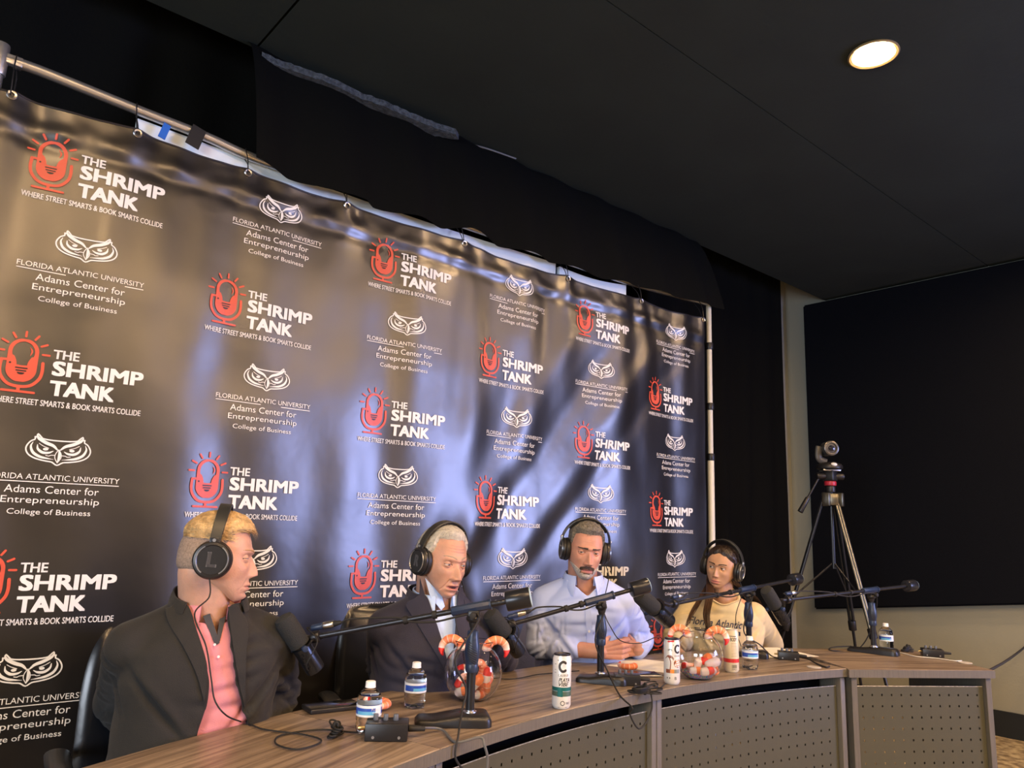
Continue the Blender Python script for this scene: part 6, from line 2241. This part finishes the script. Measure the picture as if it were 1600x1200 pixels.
add_hair(P2, H2, b2, hair_thick(H2, t_grey), M_grey, .002, 14, 4600, .034, .0007, lambda p, r: (-.6, -1.0 if p[1] < .025 else .9, -.25), .18, 'hair')
brows(P2, H2, b2, mat('brow_grey', (.30, .24, .18), .6), arch=.005, z0=.026, th=.0012, h=.0035, n=260)
shoes_trousers(P2, b2, M_trouser, M_shoe)
M_lb = mat('light_blue_dress_shirt', (.47, .62, .92), .7, bump=(500, .1)); M_navy = mat('navy_suit_wool', (.019, .018, .034), .8, sheen=.08, bump=(420, .2))
tab2 = opening(P2, [(895, 655, 735), (915, 664, 726), (960, 676, 714), (1000, 686, 708), (1040, 694, 702), (1060, 697, 698)], .14)
v2 = opening(P2, [(905, 664, 722), (930, 680, 706), (945, 690, 695)], .11)
shirt(P2, 'dress_shirt', M_lb, b2, el, wr, .006, 0, .006, 12, 1, 4, .002, (neckcut(P2), cut_open(v2, min(t[0] for t in v2), 9, 0)), belly=6, arms=False)
o = collar(P2, .073, .036, .014, .010, .036, .036, 20, .034); link('shirt_collar', o.mesh(), M_lb, b2, None, 60, True)
sb = MB(); P2.torso(sb, .006); bs = bvh_of(sb.mesh())
for A_, B_ in ((((664, 903), (668, 925), (688, 953)), ((678, 905), (688, 925), (694, 947))), (((724, 915), (721, 938), (710, 953)), ((715, 915), (708, 930), (705, 946)))):
    A_ = [px_local(P2, u, v, .13) for u, v in A_]; B_ = [px_local(P2, u, v, .13) for u, v in B_]
    patch(P2, bs, [(q.y, q.z) for q in A_], [(q.y, q.z) for q in B_], .010, 'collar_point', M_lb, b2, 16, 5, .002)
jk, bj = shirt(P2, 'suit_jacket', M_navy, b2, el, wr, .026, .018, .0075, 22, .97, 26, .003, (neckcut(P2), cut_open(tab2, min(t[0] for t in tab2), 9, 0)), th=.004, belly=6, d=.010)
lapel(P2, bj, ((662, 905), (672, 945), (684, 995), (694, 1035), (698, 1060)), ((636, 908), (640, 945), (658, 985), (680, 1025), (697, 1058)), M_navy, b2, .16)
lapel(P2, bj, ((724, 912), (716, 950), (708, 995), (702, 1035), (699, 1060)), ((744, 915), (745, 950), (730, 985), (714, 1030), (700, 1060)), M_navy, b2, .16)
o = collar(P2, .088, .042, .010, .016, .045, .020, 46, .0); link('jacket_collar', o.mesh(), M_navy, b2, None, 60, True)
q0 = P2.M @ P2.HM @ V((-.006, .10, -.045))
headphones(head_matrix_world(P2), .065, 'black headphones with silver arcs worn by the grey-haired man in navy', 'R', -1, 1.05, [q0, q0 + V((.01, -.02, -.08)), at_y(712, 965, q0.y - .10), at_y(722, 1010, q0.y - .12), at_y(726, 1040, q0.y - .13)])
chair((at_t(640, 1040, 2.82).x, at_t(640, 1040, 2.82).y), -18, 'glossy black leather office chair behind the grey-haired man', .93)

# ================================================================== PERSON 3: man in the pale blue shirt
SK3 = skin_mat('skin_olive_pink', (.53, .26, .18)); LP3 = mat('lips_rose', (.48, .17, .15), .45)
P3 = Person(at_t(914, 860, 3.14), -40, .20, .95, (-33, 9, -5), .43, 'bearded man in a pale blue button shirt with clasped hands, third from left', SK3, 1.05, neck_r=.063, nbdrop=.128)
el = {-1: P3.L(at_t(843, 1020, 3.08)), 1: P3.L(at_t(1000, 1000, 3.30))}
wr = {-1: P3.L(at_z(938, 1019, TZ + .050)), 1: P3.L(at_z(990, 1013, TZ + .045))}
el[-1].z = max(el[-1].z, .80); el[1].z = max(el[1].z, .80)
R3i = P3.Mi.to_3x3(); RT = R3i @ CR; TC = R3i @ V((-CF.x, -CF.y, 0)).normalized()
hd = {-1: (RT * .95 + V((0, 0, .1)), -TC, V((0, 0, 1)), 1.02, (35, 55, 40), (.35, .45, .6)), 1: (-RT * .95 + TC * .25 + V((0, 0, .12)), -TC, V((0, 0, 1)), 1.02, (28, 50, 40), (.4, .5, .5))}
wr[-1] = wr[-1] - TC * .012; wr[1] = wr[1] + TC * .022 + RT * .012
parts = seat_body(P3, el, wr, hd)
H3 = HeadM(w=.95, jaw=1.12, nose=.92, nosew=1.0, lid_u=.0022, lid_l=.0026, chin=1.0, lip=.6, age=.35, brow=1.3)
b3 = finish_person(P3, H3, parts, LP3, EBR, (1, -.25, -.35))
M_salt = mat('salt_and_pepper_hair', (.15, .135, .11), .55, bump=(300, .6), var=(150, .55))
def t_salt(x, y, z):
    ay = np.abs(y); hl = np.where(x > .03, .080 - .5 * np.clip(ay - .045, 0, 1), np.interp(x, [-.10, -.03, .0, .03], [-.072, -.055, -.02, .035]))
    e = sm(0, .014, z - hl); return np.where(z > hl, .0018 + .011 * e * sm(.03, .08, z) + .003 * e, 0)
add_hair(P3, H3, b3, hair_thick(H3, t_salt), M_salt, .004, 24, 4200, .015, .0008, lambda p, r: (r.uniform(-.6, 1), r.uniform(-1, 1), .4), .55, 'hair', 1.0)
brows(P3, H3, b3, mat('brow_dark', (.045, .032, .025), .6), th=.0013, h=.0042, arch=.0005, z0=.0225)
def t_beard(x, y, z):
    ay = np.abs(y); low = (z < -.052 - .0) & (x > -.01)
    jaw = np.where(low & (z < -.074 + .65 * np.clip(ay - .024, 0, .05)), 1, 0)
    return np.where((jaw > 0) & ~((z > -.084) & (ay < .027)), .0028, 0)
def t_must(x, y, z):
    ay = np.abs(y); zc = -.0575 - .30 * np.clip(ay - .012, 0, 1); m_ = (np.abs(z - zc) < .0052) & (ay < .030) & (x > .05)
    side = (ay > .0255) & (ay < .031) & (z < -.058) & (z > -.088) & (x > .05)
    soul = (ay < .014) & (z < -.0835) & (z > -.094) & (x > .05)
    return np.where(m_ | side | soul, .0017, 0)
M_bd = mat('grey_white_beard', (.52, .47, .43), .7, bump=(600, .7), var=(180, .3)); M_ms = mat('dark_brown_moustache', (.07, .045, .035), .6, bump=(600, .7), var=(150, .4))
add_hair(P3, H3, b3, hair_thick(H3, t_beard), M_bd, .0008, 5, 3800, .006, .0003, lambda p, r: (.2, 0, -1), .3, 'beard')
add_hair(P3, H3, b3, hair_thick(H3, t_must), M_ms, .0006, 6, 1500, .006, .0003, lambda p, r: (.1, p[1] * 20, -1), .3, 'moustache')
shoes_trousers(P3, b3, M_trouser, M_shoe)
M_pb = mat('pale_blue_shirt_cotton', (.42, .52, .86), .7, bump=(450, .1), sheen=.05)
v3 = opening(P3, [(885, 868, 948), (905, 884, 938), (918, 902, 922), (926, 910, 914)], .11)
def cuffx(mb):
    e, w_ = V(el[-1]), V(wr[-1]); a = e.lerp(w_, .30); b = e.lerp(w_, .50); mb.capsule(a, b, .056, .052, 24)
    e, w_ = V(el[1]), V(wr[1]); mb.capsule(e.lerp(w_, .70), e.lerp(w_, .82), .048, .045, 24)
o_, b3v = shirt(P3, 'dress_shirt', M_pb, b3, el, wr, .018, .016, .0055, 33, .42, 60, .003, (neckcut(P3), cut_open(v3, min(t[0] for t in v3), 9, 0)), th=.002, belly=12, extra=lambda mb: (cuffx(mb), mb.capsule(el[1], V(el[1]).lerp(V(wr[1]), .80), .052, .046, 22)), d=.008)
o = collar(P3, .071, .036, .014, .018, .038, .034, 26, .042); link('shirt_collar', o.mesh(), M_pb, b3, None, 60, True)
a_ = [px_local(P3, u, v, .15) for u, v in ((908, 930), (912, 980), (916, 1030))]; b_ = [px_local(P3, u, v, .15) for u, v in ((916, 930), (921, 980), (925, 1030))]
patch(P3, b3v, [(q.y, q.z) for q in a_], [(q.y, q.z) for q in b_], .003, 'button_placket', M_pb, b3, 30, 4, .002)
for k in range(3):
    q = px_local(P3, 913 + 3 * k, 945 + 36 * k, .15); pp = project(b3v, q.y, q.z, .004)
    if pp: mb = MB(); mb.cyl(pp, pp + V((.002, 0, 0)), .005, n=14); link('button', mb.mesh(), M_belt, b3, None, 40, True)
q0 = P3.M @ P3.HM @ V((-.006, .10, -.045))
headphones(head_matrix_world(P3), .065, 'black headphones with silver yokes worn by the bearded man in pale blue', None, None, 1.05,
           [q0, q0 + V((0, -.02, -.06)), at_y(943, 950, q0.y - .10), at_y(957, 985, q0.y - .14), at_y(972, 1002, q0.y - .16), at_y(1000, 1005, q0.y - .15), at_y(1030, 995, q0.y - .10), at_y(1040, 1012, q0.y - .16), tb(1050, 1024)], 1.08)
cp = at_t(876, 1040, 3.34)
chair((cp.x, cp.y), -38, 'office chair with blue-grey mesh back behind the bearded man', .985, M_mesh)

# ================================================================== PERSON 4: woman in the cream t-shirt
SK4 = skin_mat('skin_warm_olive', (.49, .275, .16)); LP4 = mat('lips_pink', (.50, .20, .16), .4); EB4 = mat('iris_dark_brown', (.045, .02, .01), .2)
P4 = Person(at_t(1128, 887, 3.72), -52, .12, .865, (-76, 3, -8), .41, 'young woman with long brown hair in a cream t-shirt, seated at the right', SK4, .92, neck_r=.049, nbdrop=.148)
el = {-1: P4.L(at_t(1046, 1022, 3.62)), 1: P4.L(at_t(1214, 1030, 3.95))}
wr = {-1: P4.L(at_z(1082, 1040, TZ - .07)), 1: P4.L(at_z(1190, 1030, TZ - .07))}
hd = {s: ((V((.5, -s * .8, 0))), V((0, 0, -1)), V((1, 0, 0)), .9, (15, 25, 20)) for s in (-1, 1)}
parts = seat_body(P4, el, wr, hd)
H4 = HeadM(w=1.08, jaw=.9, nose=.78, nosew=.82, lid_u=.0042, lid_l=.0034, chin=.85, lip=1.15, brow=.5)
b4 = finish_person(P4, H4, parts, LP4, EB4, (1, -.55, .02))
M_brown = mat('dark_brown_hair', (.020, .012, .008), .38, bump=(160, .4, (1, 1, .15)), var=(40, .35))
def t_br(x, y, z):
    ay = np.abs(y); hl = np.where(x > .03, .074 + .012 * gz(y, .02) - .9 * np.clip(ay - .040, 0, 1), np.interp(x, [-.10, -.03, .0, .03], [-.085, -.075, -.03, .03]))
    e = sm(0, .018, z - hl); return np.where(z > hl, .0015 + .010 * e, 0)
add_hair(P4, H4, b4, hair_thick(H4, t_br), M_brown, .0012, 34, 3200, .045, .0006, lambda p, r: (-1, (.25 if p[1] > 0 else -.25), -.15), .06, 'hair')
brows(P4, H4, b4, mat('brow_brown', (.035, .02, .012), .6), arch=.004, th=.0016, h=.0040)
# long locks: two over the shoulders and one falling in front
M_lock = mat('brown_hair_lengths', (.045, .022, .011), .4, var=(30, .4))
def lock(name, pts, w, n, seed):
    r = random.Random(seed); mb = MB(); C = catmull([P4.L(p) for p in pts], 10); N = len(C)
    for _ in range(n):
        a = r.uniform(0, 2 * PI); rr = w * math.sqrt(r.random()); ph = r.uniform(0, 6); q = []; rad = []
        e = int(N * r.uniform(.82, 1.0))
        for i in range(0, e, 2):
            f = i / (N - 1); k = (.65 + .6 * math.sin(PI * min(1, f * 1.1))) * (1 - .35 * f)
            q.append(C[i] + V((math.cos(a) * rr * k, math.sin(a) * rr * k, 0)) + V((math.sin(f * 9 + ph), math.cos(f * 8 + ph), 0)) * .0022)
            rad.append(.0013 * (1 - .7 * f ** 3))
        if len(q) > 2: mb.tube(q, rad, 4)
    o = link(name, mb.mesh(), M_lock, b4, None, 60, False); return o
hc = P4.M @ P4.h; 
def hp_(x, y, z): return P4.M @ (P4.HM @ V((x, y, z)))
T4 = hc.y
lock('hair_lock', [hp_(-.03, -.070, -.02), hp_(-.005, -.066, -.075), at_y(1108, 935, T4 - .06), at_y(1104, 960, T4 - .12), at_y(1106, 985, T4 - .15), at_y(1099, 1002, T4 - .155)], .016, 90, 1)
lock('hair_lock', [hp_(-.06, -.060, -.01), hp_(-.05, -.070, -.08), at_y(1088, 945, T4 - .0), at_y(1078, 965, T4 - .05), at_y(1070, 985, T4 - .07)], .013, 50, 2)
lock('hair_lock', [hp_(-.05, .070, -.02), hp_(-.05, .075, -.08), at_y(1180, 935, T4 + .03), at_y(1190, 950, T4 + .04), at_y(1200, 965, T4 + .06)], .014, 60, 3)
lock('hair_lock', [hp_(-.085, .0, .02), hp_(-.11, .0, -.05), hp_(-.11, .0, -.14), hp_(-.12, 0, -.24)], .035, 160, 4)
shoes_trousers(P4, b4, M_trouser, M_shoe, .95)
M_cream_t = mat('cream_cotton_tee', (.66, .54, .31), .85, sheen=.05, bump=(400, .15), var=(40, .04))
def slv(mb):
    for s in (-1, 1):
        sh = P4.shoulder(s); e = V(el[s]); dd = (e - sh).normalized()
        mb.capsule(sh, sh.lerp(e, .62), .066, .076, 26)
def slv_cut(C):
    k = np.zeros(len(C), bool)
    for s in (-1, 1):
        sh = P4.shoulder(s); e = V(el[s]); dd = np.array((e - sh).normalized()); L = (e - sh).length * .84
        t_ = (C - np.array(sh)) @ dd; lat = np.linalg.norm((C - np.array(sh)) - np.outer(t_, dd), axis=1)
        k |= (t_ > L) & (lat < .11) & (np.abs(C[:, 1]) > .12)
    return k
ncx = P4.nb.x + .010; NR_ = .082
ncut = lambda C: (np.hypot(C[:, 0] - ncx, C[:, 1] - P4.nb.y) < NR_) & (C[:, 2] > P4.shz - .14) & (C[:, 0] < P4.nb.x + .3)
o_, b4v = shirt(P4, 't_shirt', M_cream_t, b4, el, wr, .022, 0, .0055, 44, 0, 26, .003, (ncut, slv_cut), th=.0022, belly=12, arms=False, extra=slv, d=.007)
# neck rib
mb = MB(); R_ = []
for i in range(36):
    a = 2 * PI * i / 36; x_ = ncx + NR_ * math.cos(a); y_ = P4.nb.y + NR_ * math.sin(a); h_ = b4v.ray_cast(V((x_, y_, 2)), V((0, 0, -1)))
    R_.append(h_[0] + V((0, 0, .001)))
for _ in range(4): R_ = [(R_[k - 1] + R_[k] * 2 + R_[(k + 1) % 36]) / 4 for k in range(36)]
mb.tube(catmull(R_, 2, True), 1.0, 8, closed=True, flat=(.009, .0035)); link('neck_rib', mb.mesh(), M_cream_t, b4, None, 60, True)
# lettering and bar
NAVY = mat('navy_print', (.018, .026, .06), .6)
def shirt_pt(y, z):
    p = project(b4v, y, z, .004); return p if p else V((.15, y, z))
a0 = px_local(P4, 1076, 966, .13); a1 = px_local(P4, 1158, 979, .13); zb = a0.z
F = Flat()
for dx_, dz_ in ((0, 0), (.005, .03), (.0025, .015)): F.text('Florida Atlantic', dx_, 1 + dx_, dz_, 1 + dz_, 0, 0, .4)
# underline swash letters with small tails
yl, yr = a0.y, a1.y; hh = .034
bl_ = lambda x, z: shirt_pt(yl + (yr - yl) * x, zb - .020 + (a1.z - zb + .0) * x * .35 + z * hh)
F.mapped('chest_lettering', bl_, NAVY, b4)
F = Flat()
for i in range(24):
    for j in range(3): F.rect(.10 + .86 * i / 24, .10 + .86 * (i + 1) / 24, -.95 + .18 * j, -.77 + .18 * j)
F.mapped('chest_bar', bl_, NAVY, b4)
q0 = P4.M @ P4.HM @ V((-.006, .10, -.045))
headphones(head_matrix_world(P4), .074, 'black headphones worn by the young woman in the cream t-shirt', None, None, 1.18, [q0, q0 + V((0, -.02, -.06)), at_y(1150, 960, T4 - .12), at_y(1152, 990, T4 - .15), at_y(1158, 1010, T4 - .14)], 1.06)
cp = at_t(1130, 1050, 4.0)
chair((cp.x, cp.y), -52, 'black leather office chair hidden behind the young woman', .86)

# ================================================================== VIDEO CAMERA ON TRIPOD
TT = 4.75
ap = at_t(1298, 772, TT); gx, gy = ap.x, ap.y
t = thing('camera_tripod', (gx, gy, 0), 0, 'tall black tripod standing behind the desk in front of the dark wall panel', 'tripod'); o_ = V(t.location)
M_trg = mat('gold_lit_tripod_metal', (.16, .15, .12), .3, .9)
rt = CR.copy(); rt.z = 0; rt.normalize(); bk = V((-rt.y, rt.x, 0))
if bk.dot(V((CF.x, CF.y, 0))) < 0: bk = -bk
zt = ap.z; spread = .52
for k, (dr, db) in enumerate(((-1.05, .15), (.42, -.75), (.62, .60))):
    d = rt * dr * spread * .95 + bk * db * spread; top_ = ap + rt * (dr * .05) + bk * (db * .04) + V((0, 0, -.04)); ft = V((gx, gy, 0)) + d + V((0, 0, .015))
    mid = top_.lerp(ft, .52); side = d.normalized().cross(V((0, 0, 1)))
    leg = MB()
    leg.cyl(top_ + side * .011, mid + side * .011, .0095, n=12); leg.cyl(top_ - side * .011, mid - side * .011, .0095, n=12)
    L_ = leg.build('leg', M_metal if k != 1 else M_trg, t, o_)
    q = MB(); q.cyl(mid - (ft - top_).normalized() * .03, mid + (ft - top_).normalized() * .03, .024, n=14, bevel=.003); q.build('leg_clamp', M_black, L_, o_)
    q = MB(); q.cyl(mid, ft, .009, n=12); q.build('leg_lower', M_metal, L_, o_)
    q = MB(); q.ell(ft, (.02, .02, .014)); q.build('foot', M_rubber, L_, o_)
    q = MB(); q.cyl(ap + V((0, 0, -.42)), top_.lerp(ft, .40), .0055, n=8); q.build('spreader_arm', M_metal, L_, o_)
q = MB(); q.cyl(ap + V((0, 0, -.46)), ap + V((0, 0, .02)), .013, n=14); q.build('centre_column', M_metal, t, o_)
q = MB(); q.box(ap + V((0, 0, -.035)), (.10, .085, .075), Matrix.Rotation(.5, 3, 'Z'), .008)
for s in (-1, 1): q.box(ap + rt * .042 * s + V((0, 0, -.035)) - bk * .03, (.026, .05, .085), None, .006)
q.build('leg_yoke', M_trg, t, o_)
q = MB(); q.cyl(ap + V((0, 0, .01)), ap + V((0, 0, .05)), .030, bevel=.003); q.build('bowl_mount', M_black, t, o_)
q = MB(); q.cyl(ap + V((0, 0, .052)), ap + V((0, 0, .080)), .036, n=28, bevel=.003); q.build('pan_ring', mat('red_pan_ring', (.35, .02, .04), .35), t, o_)
q = MB(); q.box(ap + V((0, 0, .115)), (.07, .075, .07), None, .012)
for s in (-1, 1): q.cyl(ap + rt * (.03 * s) + V((0, 0, .112)), ap + rt * (.085 * s) + V((0, 0, .112)), .021, n=18, bevel=.004)
q.build('fluid_head', M_black, t, o_)
h0 = ap - rt * .06 + V((0, 0, .12)); h1 = at_t(1250, 800, TT - .02)
q = MB(); q.cyl(h0, h0.lerp(h1, .65), .007, n=10); q.cyl(h0.lerp(h1, .62), h1, .0145, .017, n=14, bevel=.003); q.build('pan_handle', M_black, t, o_)
cb = ap + V((0, 0, .155))
c = thing('video_camera', tuple(cb), 0, 'black pan-tilt video camera mounted on top of the tripod', 'video camera'); o2 = V(c.location)
fw = -bk
q = MB(); q.lathe([(0, 0), (.070, 0), (.078, .006), (.078, .022), (.070, .034), (.040, .045), (0, .047)], 36, Matrix.Translation(cb)); q.build('camera_base', M_black, c, o2)
q = MB(); q.ell(cb + fw * .062 + V((0, 0, .026)), (.022, .022, .014)); q.build('sensor_window', mat('pale_sensor_window', (.7, .72, .75), .2), c, o2)
q = MB(); q.tube(catmull([cb - rt * .02 + V((0, 0, .045)), cb - rt * .062 + V((0, 0, .065)), cb - rt * .066 + V((0, 0, .11)), cb - rt * .060 + V((0, 0, .145))], 8), 1.0, 12, flat=(.010, .022)); q.build('yoke_arm', mat('charcoal_plastic', (.05, .05, .05), .35), c, o2)
hc_ = cb + V((0, 0, .132))
q = MB(); q.cyl(hc_ - fw * .045, hc_ + fw * .040, .046, .048, n=36, bevel=.012); q.build('lens_housing', MATS['charcoal_plastic'], c, o2)
q = MB(); M_ = Matrix.Translation(hc_ + fw * .040) @ rot_to(fw).to_4x4(); q.lathe([(.046, -.004), (.046, .004), (.040, .007), (.033, .006), (.030, -.002), (.030, -.006)], 36, M_); q.build('lens_ring', mat('grey_lens_ring', (.12, .12, .12), .3, .8), c, o2)
q = MB(); q.lathe([(0, .004), (.015, .002), (.029, -.004), (.029, -.008), (0, -.008)], 32, M_); q.build('lens_glass', mat('lens_glass', (.01, .012, .02), .06), c, o2)
q = MB(); q.box(cb + V((0, 0, -.006)), (.11, .08, .010), Matrix.Rotation(math.atan2(rt.y, rt.x), 3, 'Z'), .002); q.build('mount_plate', M_steel, t, o_)
